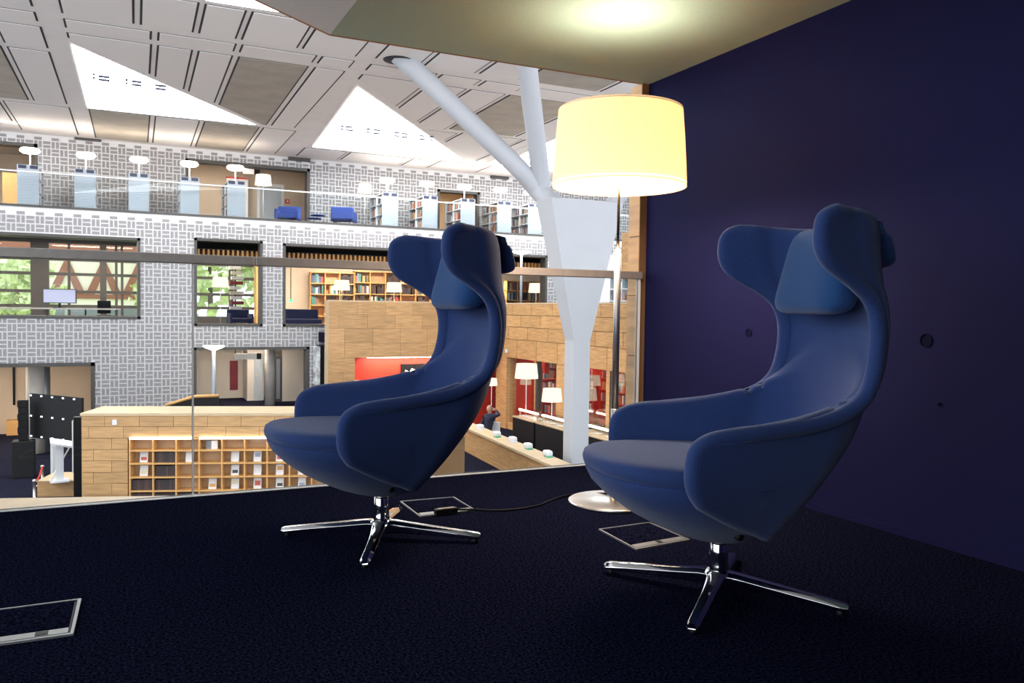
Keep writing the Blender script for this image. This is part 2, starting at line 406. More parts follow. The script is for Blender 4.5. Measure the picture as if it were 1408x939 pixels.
def loops(levels, seg=64, e=.78):        # stacked superellipse rings: z, x back, x front, half width, tilt
    v = []; f = []
    for (z, xb, xf, hw, tl) in levels:
        cx_ = (xb + xf) / 2; ax = (xf - xb) / 2
        for k in range(seg):
            q = 2 * math.pi * k / seg; c, s_ = math.cos(q), math.sin(q)
            x = cx_ + ax * math.copysign(abs(c) ** e, c); y = hw * math.copysign(abs(s_) ** e, s_) * (1 - .44 * max(0, -x / .27) ** 1.2)
            v.append((x, y, z + tl * (x - .1)))
    for j in range(len(levels) - 1):
        for k in range(seg): f.append((j * seg + k, j * seg + (k + 1) % seg, (j + 1) * seg + (k + 1) % seg, (j + 1) * seg + k))
    f.append(tuple(range(seg - 1, -1, -1))); f.append(tuple((len(levels) - 1) * seg + k for k in range(seg)))
    return v, f
def make_chair():
    c = thing('wing_chair', '', 'chair')
    b, sm = shell_meshes()
    sh = b.build('shell', M['fabric'], c)
    bm_ = bmesh.new(); bm_.from_mesh(sh.data); bmesh.ops.recalc_face_normals(bm_, faces=bm_.faces); bm_.to_mesh(sh.data); bm_.free()
    sm.build('seam', M['seam'], sh)
    tl = .05
    lv = [(.388, -.27, .420, .291, tl), (.396, -.275, .427, .296, tl), (.412, -.28, .430, .299, tl), (.428, -.28, .425, .297, tl), (.438, -.28, .410, .287, tl), (.4445, -.27, .382, .262, tl * .9), (.449, -.24, .32, .215, tl * .8), (.452, -.18, .23, .14, tl * .6), (.453, -.06, .10, .05, tl * .4)]
    seat = MB().add(*loops(lv), True).build('seat_cushion', M['fabric'], c)
    lv = [(.174, -.09, .03, .055, 0), (.180, -.105, .075, .088, 0), (.194, -.11, .125, .120, 0), (.212, -.12, .175, .150, 0), (.236, -.135, .230, .184, .01), (.270, -.16, .300, .225, .02), (.310, -.19, .362, .258, .03), (.345, -.22, .402, .280, .04), (.375, -.25, .420, .290, .05), (.389, -.26, .420, .290, .05)]
    pan = MB().add(*loops(lv), True).build('seat_pan', M['fabric'], c)
    v, f = loops([(.3885, -.27, .4215, .2925, tl)], 64); sl = [Vector(p) for p in v]
    MB().tube(sl + [sl[0]], .0022, 6, False).build('seam', M['seam'], pan)
    for s in (-1, 1):
        bt = MB(); bt.tube([(.02, s * .140, .226), (.02, s * .182, .226)], .0115, 14); bt.build('adjuster_button', M['black'], pan)
    # head cushion with strap and counterweight
    pl = MB(); pv = []; pf = []
    nu, nv = 40, 24
    for j in range(nv + 1):
        p = -math.pi / 2 + math.pi * j / nv
        for i in range(nu):
            q = 2 * math.pi * i / nu; e1, e2 = .45, .32
            g = lambda a, e: math.copysign(abs(a) ** e, a)
            yy = g(math.cos(p), .55) * g(math.cos(q), e2); zz_ = g(math.cos(p), .55) * g(math.sin(q), e2); xx = g(math.sin(p), .8)
            wid = .182 - .012 * zz_; thick = .058 - .016 * zz_
            pv.append((xx * thick - .318 - .022 * zz_, yy * wid, zz_ * .140 + 1.02))
    for j in range(nv):
        for i in range(nu): pf.append((j * nu + i, j * nu + (i + 1) % nu, (j + 1) * nu + (i + 1) % nu, (j + 1) * nu + i))
    pl.add(pv, pf, True); ph = pl.build('head_cushion', M['pillow'], c)
    MB().add(*(lambda pts: (pts, [(i * 2, i * 2 + 1, i * 2 + 3, i * 2 + 2) for i in range(len(pts) // 2 - 1)]))([(x, y, z) for x, z in ((-.350, 1.145), (-.375, 1.168), (-.41, 1.172), (-.450, 1.165), (-.462, 1.13)) for y in (-.13, .13)])).build('strap', M['pillow'], ph)
    wgt = MB(); wgt.ball((0, 0, 0), .018, .15, .06, 20, 10, .5); wo = wgt.build('counterweight', M['fabric'], ph); wo.location = (-.472, 0, 1.085); wo.rotation_euler = (0, .25, 0)
    # swivel base
    st = MB(); st.lathe([(.0335, .070), (.0335, .078), (.031, .09), (.0285, .12), (.0275, .155), (.0265, .157), (.0265, .161)], (0, 0, 0), 28); st.build('column', M['chrome'], c)
    MB().lathe([(.022, .161), (.022, .178)], (0, 0, 0), 24).build('gas_spring', M['steel'], c)
    MB().lathe([(.038, .024), (.043, .032), (.045, .055), (.042, .068), (.034, .076)], (0, 0, 0), 28).build('hub', M['chrome'], c)
    return c
def add_legs(c, angles, L=.385):
    for a in angles:
        v = []; f = []; secs = ((.015, .030, .058, .024, .074), (.06, .026, .048, .026, .072), (.16, .023, .040, .025, .060), (.28, .021, .030, .020, .047), (L - .012, .019, .022, .014, .037), (L, .014, .017, .018, .032))
        for (r, hw, zm, zb, zt) in secs:
            for y, z in ((-hw * .7, zb), (-hw, zb + .006), (-hw, zt - .012), (-hw * .55, zt), (hw * .55, zt), (hw, zt - .012), (hw, zb + .006), (hw * .7, zb)): v.append((r, y, z))
        n = 8
        for i in range(len(secs) - 1):
            for k in range(n): f.append((i * n + k, i * n + (k + 1) % n, (i + 1) * n + (k + 1) % n, (i + 1) * n + k))
        f += [tuple(range(n)), tuple(range((len(secs) - 1) * n + n - 1, (len(secs) - 1) * n - 1, -1))]
        lo = MB().add(v, f, True).build('leg', M['chrome'], c, .0035); lo.rotation_euler = (0, 0, a)
        g = MB().lathe([(.010, 0), (.011, .003), (.011, .016)], (0, 0, 0), 14).build('glide', M['black'], lo); g.location = (L - .022, 0, 0)
chairA = make_chair()
chairB = dup(chairA)
pA, pB = Vector((.906, 3.031, 0)), Vector((1.703, 2.026, 0))
angA, angB = math.radians(180.8), math.radians(165.2)
chairA.location = (pA.x, pA.y, 0); chairA.rotation_euler = (0, 0, angA)
chairB.location = (pB.x, pB.y, 0); chairB.rotation_euler = (0, 0, angB)
tag(chairA, 'blue wool wing chair in front of the glass balustrade, on a polished star base', 'chair', 'blue wing chairs')
tag(chairB, 'blue wool wing chair beside the floor lamp and the dark blue wall', 'chair', 'blue wing chairs')
def leg_angles(px, c, ang):
    out = []
    for x, y in px:
        p = PZ(x, y, .01); out.append(math.atan2(p.y - c.y, p.x - c.x) - ang)
    return out
add_legs(chairA, leg_angles(((392, 733), (497, 786), (662, 742), (552, 698)), pA, angA))
add_legs(chairB, leg_angles(((830, 782), (947, 875), (1163, 842), (1012, 762)), pB, angB))

# ================================================================== FLOOR LAMP
pl_ = PZ(843, 691, 0)
lamp = thing('floor_lamp', 'tall floor lamp with wide glowing drum shade and round steel foot', 'lamp', (pl_.x, pl_.y, 0))
MB().lathe([(.0, 0), (.205, 0), (.207, .004), (.207, .010), (.203, .013), (.02, .014)], (0, 0, 0), 64).build('foot', M['lamp_base'], lamp)
MB().lathe([(.0185, .012), (.0185, .43), (.0165, .435)], (0, 0, 0), 20).build('sleeve', M['steel'], lamp)
MB().lathe([(.0155, .43), (.0155, 1.165), (.010, 1.168)], (0, 0, 0), 20).build('pole', M['steel'], lamp)
MB().lathe([(.0065, 1.165), (.0065, 1.80)], (0, 0, 0), 14).build('rod', M['brass'], lamp)
def shade_mat():
    m, nt, b = nodes('glowing_linen'); L = nt.links
    tc = N(nt, 'ShaderNodeTexCoord'); mp = N(nt, 'ShaderNodeMapping'); mp.inputs['Scale'].default_value = (1, 1, .12); L.new(tc.outputs['Object'], mp.inputs[0])
    ns = N(nt, 'ShaderNodeTexNoise'); ns.inputs['Scale'].default_value = 90; ns.inputs['Detail'].default_value = 4; L.new(mp.outputs[0], ns.inputs[0])
    rp = N(nt, 'ShaderNodeValToRGB'); rp.color_ramp.elements[0].color = (.90, .64, .35, 1); rp.color_ramp.elements[1].color = (.98, .73, .42, 1)
    L.new(ns.outputs[0], rp.inputs[0]); L.new(rp.outputs[0], b.inputs['Base Color'])
    tr = N(nt, 'ShaderNodeBsdfTranslucent'); L.new(rp.outputs[0], tr.inputs[0])
    em = N(nt, 'ShaderNodeEmission'); em.inputs[1].default_value = .40; L.new(rp.outputs[0], em.inputs[0])
    b.inputs['Roughness'].default_value = .9
    mx = N(nt, 'ShaderNodeMixShader'); mx.inputs[0].default_value = .35; L.new(b.outputs[0], mx.inputs[1]); L.new(tr.outputs[0], mx.inputs[2])
    ad = N(nt, 'ShaderNodeAddShader'); L.new(mx.outputs[0], ad.inputs[0]); L.new(em.outputs[0], ad.inputs[1])
    L.new(ad.outputs[0], nt.nodes['Material Output'].inputs[0]); return m
prof = [(.303, 1.447), (.3025, 1.46), (.298, 1.55), (.291, 1.66), (.281, 1.78), (.280, 1.795)]
sh = MB().lathe(prof + [(r - .003, z) for r, z in prof[::-1]] + [prof[0]], (0, 0, 0), 72, False).build('shade', shade_mat(), lamp)
MB().lathe([(.300, 1.458), (.300, 1.461)], (0, 0, 0), 64).build('diffuser', emitter('lamp_diffuser', (1.0, .78, .60), 24.0), sh)
MB().lathe([(.150, 1.786), (.281, 1.786), (.281, 1.789), (.150, 1.789), (.150, 1.786)], (0, 0, 0), 48, False).build('top_ring', M['white'], sh)  # added ring, its opening sized to limit light on the ceiling
MB().lathe([(.008, 1.80), (.008, 1.825), (.004, 1.83)], (0, 0, 0), 12).build('finial', M['brass'], lamp)
for k in range(3):
    a = k * 2 * math.pi / 3; q = MB().tube([(0, 0, 1.775), (.283 * math.cos(a), .283 * math.sin(a), 1.775)], .002, 6).build('spoke', M['brass'], sh)
bl = bpy.data.lights.new('bulb', 'POINT'); bl.energy = 3.2; bl.color = (1, .84, .60); bl.shadow_soft_size = .11
blo = bpy.data.objects.new('bulb', bl); col.objects.link(blo); blo.parent = lamp; blo.location = (.05, 0, 1.545)

# ================================================================== FLOOR BOXES AND CABLE
def floor_box(label, cs, strip):         # cs: four pixel corners of the frame, back-left, back-right, front-right, front-left
    P4 = [PZ(x, y, 0) for x, y in cs]; c = sum(P4, Vector()) / 4; c.z = 0
    Q = [p - c for p in P4]
    t = thing('floor_box', label, 'floor box', c, 0, 'floor boxes set in the carpet')
    def lerp(u, v): return Q[0].lerp(Q[1], u).lerp(Q[3].lerp(Q[2], u), v)
    def ringed(i0, i1, j0, j1, w1, w2, z0, z1):
        b = MB(); A = [lerp(i0, j0), lerp(i1, j0), lerp(i1, j1), lerp(i0, j1)]; B_ = [lerp(i0 + w1, j0 + w1), lerp(i1 - w1, j0 + w1), lerp(i1 - w1, j1 - w2), lerp(i0 + w1, j1 - w2)]
        v = [(p.x, p.y, z0) for p in A] + [(p.x, p.y, z1) for p in A] + [(p.x, p.y, z1) for p in B_] + [(p.x, p.y, z0) for p in B_]
        f = []
        for k in range(4):
            l = (k + 1) % 4; f += [(k, l, 4 + l, 4 + k), (4 + k, 4 + l, 8 + l, 8 + k), (8 + k, 8 + l, 12 + l, 12 + k)]
        return b.add(v, f)
    ringed(0, 1, 0, 1, .022, .03, 0, .006).build('frame', M['box_metal'], t)
    def quad(u0, u1, v0, v1, z0, z1): 
        return MB().prism([(p.x, p.y) for p in (lerp(u0, v1), lerp(u1, v1), lerp(u1, v0), lerp(u0, v0))], z0, z1)
    quad(.03, .97, .03, .97, 0, .002).build('tray', M['black'], t)
    quad(.04, .96, .04, .80, .002, .005).build('lid', M['carpet'], t)
    s = quad(.04, .96, .82, .95, .002, .006).build('lid_edge', M['box_metal'], t)
    quad(strip - .04, strip + .04, .84, .93, .006, .0075).build('latch', M['black'], s)
    return t, lerp
floor_box('grey metal floor box cut off by the picture edge, in the open carpet', ((-125, 856), (112, 825), (101, 874), (-140, 908)), .80)
fb, lerp2 = floor_box('metal floor box behind the star base with a cable plugged in', ((550, 690.5), (624, 684.5), (654, 702.5), (577, 711.5)), .5)
floor_box('metal floor box between the lamp foot and the star base beside the blue wall', ((823, 729), (893, 719.5), (949, 743.5), (875, 757)), .5)
pc = [PZ(*q, .006) for q in ((655, 700.5), (680, 701.8), (710, 700), (738, 695.5), (755, 689), (775, 682), (800, 678.5), (825, 680), (842, 684))]
cur = []
for i in range(49):
    p = Vector(cubic([tuple(v) for v in pc], i / 48)); cur.append(p)
for i in range(40, 49): cur[i].z = .006 + (i - 39) / 9 * .018
cab = thing('lamp_cable', 'thin dark cable running over the carpet from floor box to lamp foot', 'cable', (0, 0, 0))
MB().tube(cur, .0042, 8).build('wire', M['black'], cab)
a, b_ = PZ(598, 704, .018), PZ(628, 700.5, .018); d = (b_ - a)
sw = MB().obox((a + b_) / 2, d / 2, Vector((-d.y, d.x, 0)).normalized() * .014, (0, 0, .011)).build('plug', M['black'], cab, .003)
MB().obox((a + b_) / 2 + Vector((0, 0, .0115)), d * .38, Vector((-d.y, d.x, 0)).normalized() * .010, (0, 0, .0012)).build('cover_plate', mat('bronze_plate', (.25, .16, .09), .35, .6), sw)
MB().tube([b_, b_.lerp(Vector(pc[0]), .5), pc[0]], .0042, 8).build('wire', M['black'], cab)
# ================================================================== THE HALL BEYOND THE GLASS
YW, YK = 30.0, 33.0                      # face of the far wall, back wall of the upper gallery
ZG = 3.93                                # upper gallery floor
ZT = 6.75                                # hall ceiling
Z1 = -4.1                                # lower floor
XA, XB = -16.0, 26.0
struct(MB().box(XA - 4, XB, 4.3, 42, Z1 - .3, Z1).build('ground_floor', M['far_carpet']))

def holed_wall(name, x0, x1, z0, z1, y0, y1, holes, m):       # wall slab with rectangular openings
    xs = sorted({x0, x1, *[h[0] for h in holes], *[h[1] for h in holes]}); b = MB()
    for i in range(len(xs) - 1):
        xm = (xs[i] + xs[i + 1]) / 2; hs = sorted([(h[2], h[3]) for h in holes if h[0] < xm < h[1]]); z = z0
        for a, c in hs:
            if a > z: b.box(xs[i], xs[i + 1], y0, y1, z, a)
            z = max(z, c)
        if z < z1: b.box(xs[i], xs[i + 1], y0, y1, z, z1)
    return struct(b.build(name, m))
def bars(parent, x0, x1, z0, z1, y, holes, p=.262, d=.014, ox=0, oz=0):     # basket-weave relief: pairs of bars, real depth
    b = MB(); g = .038; i0 = math.floor((x0 - ox) / p); i1 = math.ceil((x1 - ox) / p); j0 = math.floor((z0 - oz) / p); j1 = math.ceil((z1 - oz) / p)
    for i in range(i0, i1):
        for j in range(j0, j1):
            X, Z = ox + i * p, oz + j * p
            for k in (0, 1):
                if (i + j) % 2: r = (X + g / 2, X + p - g / 2, Z + k * p / 2 + g / 2, Z + (k + 1) * p / 2 - g / 2)
                else: r = (X + k * p / 2 + g / 2, X + (k + 1) * p / 2 - g / 2, Z + g / 2, Z + p - g / 2)
                if r[0] < x0 or r[1] > x1 or r[2] < z0 or r[3] > z1: continue
                for h in holes:                  # cut the bar where it meets an opening
                    if r and r[1] > h[0] and r[0] < h[1] and r[3] > h[2] and r[2] < h[3]:
                        c_ = [q for q in ((r[0], min(r[1], h[0]), r[2], r[3]), (max(r[0], h[1]), r[1], r[2], r[3]), (r[0], r[1], r[2], min(r[3], h[2])), (r[0], r[1], max(r[2], h[3]), r[3])) if q[1] - q[0] > .02 and q[3] - q[2] > .02]
                        r = max(c_, key=lambda q: (q[1] - q[0]) * (q[3] - q[2])) if c_ else None
                if not r: continue
                v = [(r[0], y, r[2]), (r[1], y, r[2]), (r[1], y, r[3]), (r[0], y, r[3])]; v += [(a, y - d, c) for a, _, c in v]
                b.add(v, [(4, 5, 6, 7), (0, 1, 5, 4), (1, 2, 6, 5), (2, 3, 7, 6), (3, 0, 4, 7)])
    o = b.build('relief_bricks', M['bar'], parent); o['kind'] = 'stuff'; return o
def reveal(name, h, y0, y1, t=.10, m=None, bottom=True):      # dark frame lining an opening
    x0, x1, z0, z1 = h; b = MB()
    b.box(x0, x0 + t, y0, y1, z0, z1).box(x1 - t, x1, y0, y1, z0, z1).box(x0, x1, y0, y1, z1 - t, z1)
    if bottom: b.box(x0, x1, y0, y1, z0, z0 + t)
    return struct(b.build(name, m or M['dark_frame']))

# ---- far wall with its openings
W1 = rectY(-190, 321, 193, 438, YW); W1 = (W1[0], W1[1], PY(100, 438.3, YW).z, PY(100, 323, YW).z)
W2 = rectY(267, 329, 361, 448.5, YW); W3 = rectY(389, 335, 752, 449, YW); W3 = (W3[0], W3[1], PY(415, 449, YW).z, PY(415, 335.5, YW).z)
L1 = rectY(-190, 499, 131, 690, YW); L1 = (L1[0], L1[1], Z1, PY(60, 499, YW).z)
L2 = rectY(266, 477, 425, 575, YW)
holes = [W1, W2, W3, L1, L2]
XE = 24.0
wf = holed_wall('wall_far', XA, XE, Z1, ZG, YW, YW + .35, holes, M['wall_white'])
bars(wf, XA + 8, XE, Z1 + .1, ZG - .03, YW, holes)
struct(MB().box(XA, XE, YW - .03, YW + .2, ZG, ZG + .07).build('trim_6', M['dark_frame']))
struct(MB().box(XA, XE, YW + .35, YK + 6, ZG - .35, ZG - .005).build('gallery_floor', M['far_carpet']))
for k, h in enumerate((W1, W2, W3)): reveal('window_%d' % (k + 1), h, YW - .03, YW + .9 if k == 0 else YW + .45, .09)
reveal('door_1', L1, YW - .03, YW + .9, .12, bottom=False); reveal('door_2', L2, YW - .03, YW + .5, .10)
# ---- gallery back wall
G1 = (XA, PY(52, 240, YK).x, ZG, PY(26, 196, YK).z); G2 = rectY(255, 219, 426, 303, YK); G2 = (G2[0], G2[1], ZG, PY(330, 224, YK).z)
G3 = rectY(601, 262, 659, 320, YK); G3 = (G3[0], G3[1], ZG, G3[3])
wk = holed_wall('wall_gallery', XA, XE + 6, ZG, ZT + .4, YK, YK + .3, [G1, G2, G3], M['wall_white'])
bars(wk, XA + 8, XE + 4, ZG, ZT, YK, [G1, G2, G3])
for k, h in enumerate((G1, G2, G3)): reveal('door_%d' % (k + 3), h, YK - .03, YK + .45, .11, bottom=False)
for k, (px, py) in enumerate(((121, 191), (411, 219.5), (686, 244))):
    p = PY(px, py, YK); w_ = 16 / F * 33
    b = MB().box(p.x - .42, p.x + .42, YK - .14, YK - .01, p.z - .07, p.z + .07).build('ceiling_bracket', M['dark_frame'])
    tag(b, ['dark metal bracket under the ceiling beam above the leftmost disc lamps', 'dark metal bracket under the ceiling beam above the blue armchairs', 'dark metal bracket under the ceiling near the white branching column'][k], 'bracket', 'brackets under the hall ceiling')

# ---- hall ceiling: plaster field, panels in shadow gaps, triangular roof lights
hc = struct(MB().box(XA, XB, 4.6, YK + .3, ZT, ZT + .3).build('ceiling_hall', M['hall_ceil']))
def dx(x, y): return x + .017 * (y - 20)
T1 = [(-.93, 21.2), (3.98, 27.6), (-.80, 27.72)]
T2 = [(5.72, 21.6), (12.45, 30.4), (6.40, 30.32)]
T3 = [(1.55, 16.95), (-2.5, 10.8), (5.0, 16.85)]
T4 = [(-3.05, 31.2), (-10.5, 31.4), (-10.5, 22.4)]
T5 = [(13.2, 21.9), (20.2, 30.6), (13.9, 30.5)]
T6 = [(-13.0, 9.5), (-5.5, 18.4), (-13.0, 18.6)]
def ccw(t):
    a = sum(t[i][0] * t[(i + 1) % 3][1] - t[(i + 1) % 3][0] * t[i][1] for i in range(3)); return t if a > 0 else t[::-1]
slotm = MB()
def panel(x0, x1, y0, y1, m='ceil_panel', cuts=(), gx=.045, gy=.016):
    def poly(i, j):
        q = [(dx(x0 + i, y0), y0 + j), (dx(x1 - i, y0), y0 + j), (dx(x1 - i, y1), y1 - j), (dx(x0 + i, y1), y1 - j)]
        for (p, n, off) in cuts:
            l = math.hypot(*n); nn = (n[0] / l, n[1] / l); q = clip(q, (p[0] + nn[0] * (off + j), p[1] + nn[1] * (off + j)), nn)
            if len(q) < 3: return None
        return q
    a, b = poly(0, 0), poly(gx, gy)
    if not a or not b: return
    slotm.prism(a, ZT - .006, ZT + .002)
    MB().prism(b, ZT - .02, ZT - .004).build('ceiling_panel', M[m], hc)
h1 = (T1[0], (T1[1][1] - T1[0][1], -(T1[1][0] - T1[0][0])), .22)       # keep the side right of the long edge
h2 = (T2[0], (T2[1][1] - T2[0][1], -(T2[1][0] - T2[0][0])), .28)
RA, RB_, RC, RD = (17.2, 19.1), (19.45, 20.05), (20.40, 27.55), (28.0, 32.6)
# left of the first beam
for r in ((11.5, 15.0), (15.4, 18.95)):
    for c in ((-6.0, -3.8), (-3.65, -1.47)): panel(*c, *r)
panel(-6, -1.47, 19.3, 19.88); panel(-6, -2.42, 20.25, 21.8); panel(-2.33, -1.45, 20.25, 21.85); panel(-6, -2.42, 22.15, 27.6, 'taupe', [((-10.5, 22.4), (.9, .74), .35)]); panel(-2.32, -1.45, 22.15, 27.6)
panel(-3.14, -1.42, 28.05, 32.4)
panel(-6, -3.22, 28.05, 31, 'ceil_panel', [((-10.5, 22.4), (.9, .76), .35)])
# between the beams
for c in ((-1.0, .34), (.44, 1.49), (1.58, 2.37), (2.46, 3.69), (3.78, 5.03)): panel(*c, *RA)
for c in ((-1.0, .68), (.79, 2.42), (2.52, 4.21), (4.31, 5.10)): panel(*c, *RB_)
panel(-1.0, .70, 20.40, 27.5, cuts=[h1]); panel(.80, 1.56, *RC, cuts=[h1]); panel(1.66, 2.44, *RC, cuts=[h1]); panel(2.55, 4.20, *RC, 'taupe', cuts=[h1]); panel(4.33, 5.09, *RC)
panel(-.93, .78, *RD, 'taupe'); panel(.90, 2.22, *RD); panel(2.34, 4.05, *RD, 'taupe'); panel(4.15, 5.22, *RD)
# right of the second beam
for c in ((5.46, 6.55), (6.66, 8.0), (8.1, 9.2)): panel(*c, 17.0, 19.0)
panel(9.3, 11.5, 17.0, 19.0, 'taupe'); panel(11.6, 13.6, 17.0, 19.0); panel(13.7, 16, 17.0, 19.0, 'taupe')
for c in ((5.49, 7.2), (7.31, 8.39), (8.5, 9.62), (9.73, 12.0), (12.1, 14), (14.1, 17)): panel(*c, 19.5, 20.05)
panel(5.52, 7.22, 20.45, 30, cuts=[h2]); panel(7.33, 8.36, 20.45, 30, cuts=[h2]); panel(8.46, 9.5, 20.45, 25.4, cuts=[h2]); panel(9.61, 11.9, 20.45, 25.2, 'taupe', cuts=[h2]); panel(12.0, 14.2, 20.45, 25.2); panel(14.3, 17, 20.45, 25.2)
panel(8.46, 10.1, 25.7, 30, cuts=[h2]); panel(10.2, 12.4, 25.5, 30, cuts=[h2]); panel(12.5, 13.0, 25.5, 30)
for c in ((6.0, 7.6), (7.7, 10.1), (10.2, 11.2), (11.3, 13.4), (13.5, 16)): panel(*c, 30.75, 32.5)
sl = slotm.build('shadow_gaps', M['slot'], hc); sl['kind'] = 'stuff'
for T in (T1, T2, T3, T4, T5, T6):
    T = ccw(T); cx_ = sum(p[0] for p in T) / 3; cy_ = sum(p[1] for p in T) / 3
    big = [(cx_ + (p[0] - cx_) * 1.035, cy_ + (p[1] - cy_) * 1.035) for p in T]
    fr = MB().prism(big, ZT - .016, ZT).build('roof_light_frame', M['hall_ceil'], hc)
    MB().prism(T, ZT - .03, ZT - .016).build('roof_light', M['sky'], fr)
for (ps) in (((129, 102, 4), (143, 104.5, 16), (174, 109.5, 4), (188, 111.5, 14), (221, 117, 15)), ((470, 173, 4), (480, 174, 11), (506, 177, 5), (518, 178.5, 9), (545, 182, 7), (556, 183.5, 8), (580, 186.5, 7), (592, 188, 3))):
    for (px, py, l) in ps:                # the dark bars seen behind the roof lights
        for dy in (0, 4.6):
            a, b_ = PZ(px - l / 2, py + dy - .4, ZT - .035), PZ(px + l / 2, py + dy + .9, ZT - .035)
            MB().box(a.x, b_.x, a.y - .10, a.y + .10, ZT - .05, ZT - .035).build('roof_light_bar', M['skybar'], hc)

# ---- white branching column
cb = PD(794, 470, 21.0); zc0 = PD(794, 468, 21).z; zc1 = PD(798, 279, 21).z
tree = thing('branching_column', 'white faceted column flaring into thick round branches under the roof', 'column', (cb.x, cb.y, Z1))
def sect(w_, d, z): return [(-w_ / 2, -d / 2, z), (w_ / 2, -d / 2, z), (w_ / 2, d / 2, z), (-w_ / 2, d / 2, z)]
v = sect(.48, .46, 0) + sect(.48, .46, zc0 - Z1) + sect(2.08, .82, zc1 - Z1); 
MB().add(v, [(3, 2, 1, 0)] + [(r * 4 + k, r * 4 + (k + 1) % 4, r * 4 + 4 + (k + 1) % 4, r * 4 + 4 + k) for r in (0, 1) for k in range(4)] + [(8, 9, 10, 11)]).build('shaft', M['tree_white'], tree)
base = Vector((cb.x, cb.y, Z1))
def branch(pts, r):
    b = MB().tube([Vector(cubic([tuple(p - base) for p in pts], i / 16)) for i in range(17)], r, 18); return b.build('branch', M['tree_white'], tree)
zb = zc1 - .15
jl = Vector((cb.x - .66, cb.y, zb))
top1 = PZ(547, 74, ZT + .12)
q1 = PD(735, 252, 20.7)
branch([jl + Vector((-.02, 0, 0)), PD(739, 262, 20.9), q1.lerp(top1, .12), q1.lerp(top1, .5), top1], .235)
top2 = PZ(722, 66, ZT + .1)
q2 = PD(744, 246, 20.8)
branch([jl + Vector((.05, 0, 0)), PD(747, 266, 20.9), q2, q2.lerp(top2, .5), top2], .235)
top3 = PZ(866, 127, ZT + .1)
branch([Vector((cb.x + .8, cb.y, zb)), PD(858, 262, 21.1), PD(861, 235, 21.2), PD(864, 180, 22).lerp(top3, .3), top3], .19)
for k, tp in enumerate((top1, top3)):
    MB().lathe([(.34, 0), (.34, .012)], (tp.x - base.x, tp.y - base.y, ZT - Z1 - .034), 28).build('ceiling_collar', M['slot'], tree)

# ---- upper gallery: glass balustrade, shelves, lamps, seats
gb = thing('gallery_balustrade', 'glass balustrade with white handrail along the upper gallery', 'balustrade', (0, YW + .1, ZG + .07))
x = XA
while x < XE - .1:
    MB().box(x + .01, min(x + 2.2, XE) - .01, -.008, .008, 0, 1.02).build('pane', M['pane'], gb); x += 2.2
MB().box(XA, XE, -.025, .025, 1.02, 1.06).build('handrail', M['white_metal'], gb)

gbooks = MB(); gmats = []                # books too small to pick apart: one object, several colours
def gbook(x0, x1, y0, y1, z0, z1): gbooks.box(x0, x1, y0, y1, z0, z1); gmats.append(random.randrange(len(BOOK)))
def gallery_shelf():
    t = thing('book_gondola', '', 'bookshelf')
    L, W_, H_ = 1.7, .62, 1.36
    MB().box(-W_ / 2 + .03, W_ / 2 - .03, .03, L - .03, 0, .10).build('plinth', M['charcoal'], t)
    MB().box(-.02, .02, .03, L - .03, .10, H_).box(-W_ / 2, W_ / 2, .03, L - .03, H_ - .03, H_).build('core', M['white'], t)
    for y in (0, L - .03): 
        e = MB().box(-W_ / 2, W_ / 2, y, y + .03, .10, H_ + .03).build('end_panel', M['shelf_white'], t)
        if y == 0:
            for k in range(11): MB().box(-W_ / 2 + .02, W_ / 2 - .02, -.012, 0, .16 + k * .085, .16 + k * .085 + .07).build('slat', M['shelf_white'], e)
    for k in range(3): MB().box(-W_ / 2, W_ / 2, .03, L - .03, .12 + k * .42, .145 + k * .42).build('shelf_board', M['white'], t)
    MB().box(-W_ / 2, W_ / 2, L / 2 - .01, L / 2 + .01, .10, H_).build('divider', M['white'], t)
    for s in (-1, 1):
        sg = MB().box(s * .16 - .11, s * .16 + .11, -.022, -.012, H_ - .09, H_ + .015).build('shelf_sign', mat_sign, t)
    return t
mat_sign = mat('dark_sign', (.03, .035, .07), .5)
gs0 = None
spots = [(39, 283, 'end'), (117, 288.5, 'end'), (191, 292.5, 'end'), (261, 296, 'end'), (325, 300, 'end'), (536, 313.5, 'books'), (591, 317, 'books'), (643, 319, 'books'), (693, 322, 'books'), (735, 324, 'books')]
glab = ['white book gondola at the left picture edge under a disc lamp', 'white book gondola on the gallery, second from the left picture edge', 'white book gondola on the gallery, third from the left picture edge', 'white book gondola in front of the gallery opening with the extinguisher', 'white book gondola on the gallery left of the white-shaded floor lamp',
        'white book gondola on the gallery right of the blue armchairs', 'white book gondola on the gallery left of the small lit doorway', 'white book gondola in front of the small lit gallery doorway', 'white book gondola on the gallery right of the small lit doorway', 'white book gondola on the gallery beside the branching column']
dlab = ['glowing disc lamp over the gondola at the left picture edge', 'glowing disc lamp over the gondola second from the left', 'glowing disc lamp over the gondola third from the left', 'glowing disc lamp over the gondola left of the extinguisher', 'glowing disc lamp over the gondola left of the white-shaded lamp',
        'glowing disc lamp over the gondola right of the blue armchairs', 'glowing disc lamp over the gondola left of the lit doorway', 'glowing disc lamp in front of the small lit doorway', 'glowing disc lamp over the gondola right of the lit doorway', 'glowing disc lamp over the gondola beside the branching column']
def disc_lamp():
    t = thing('disc_lamp', '', 'lamp')
    MB().lathe([(.022, 0), (.022, .50)], (0, 0, 0), 10).build('pole', M['white_pole'], t)
    MB().lathe([(.05, .46), (.22, .47), (.29, .52), (.30, .56), (.26, .62), (.05, .64)], (0, 0, 0), 28).build('disc', M['disc'], t)
    return t
dl0 = None
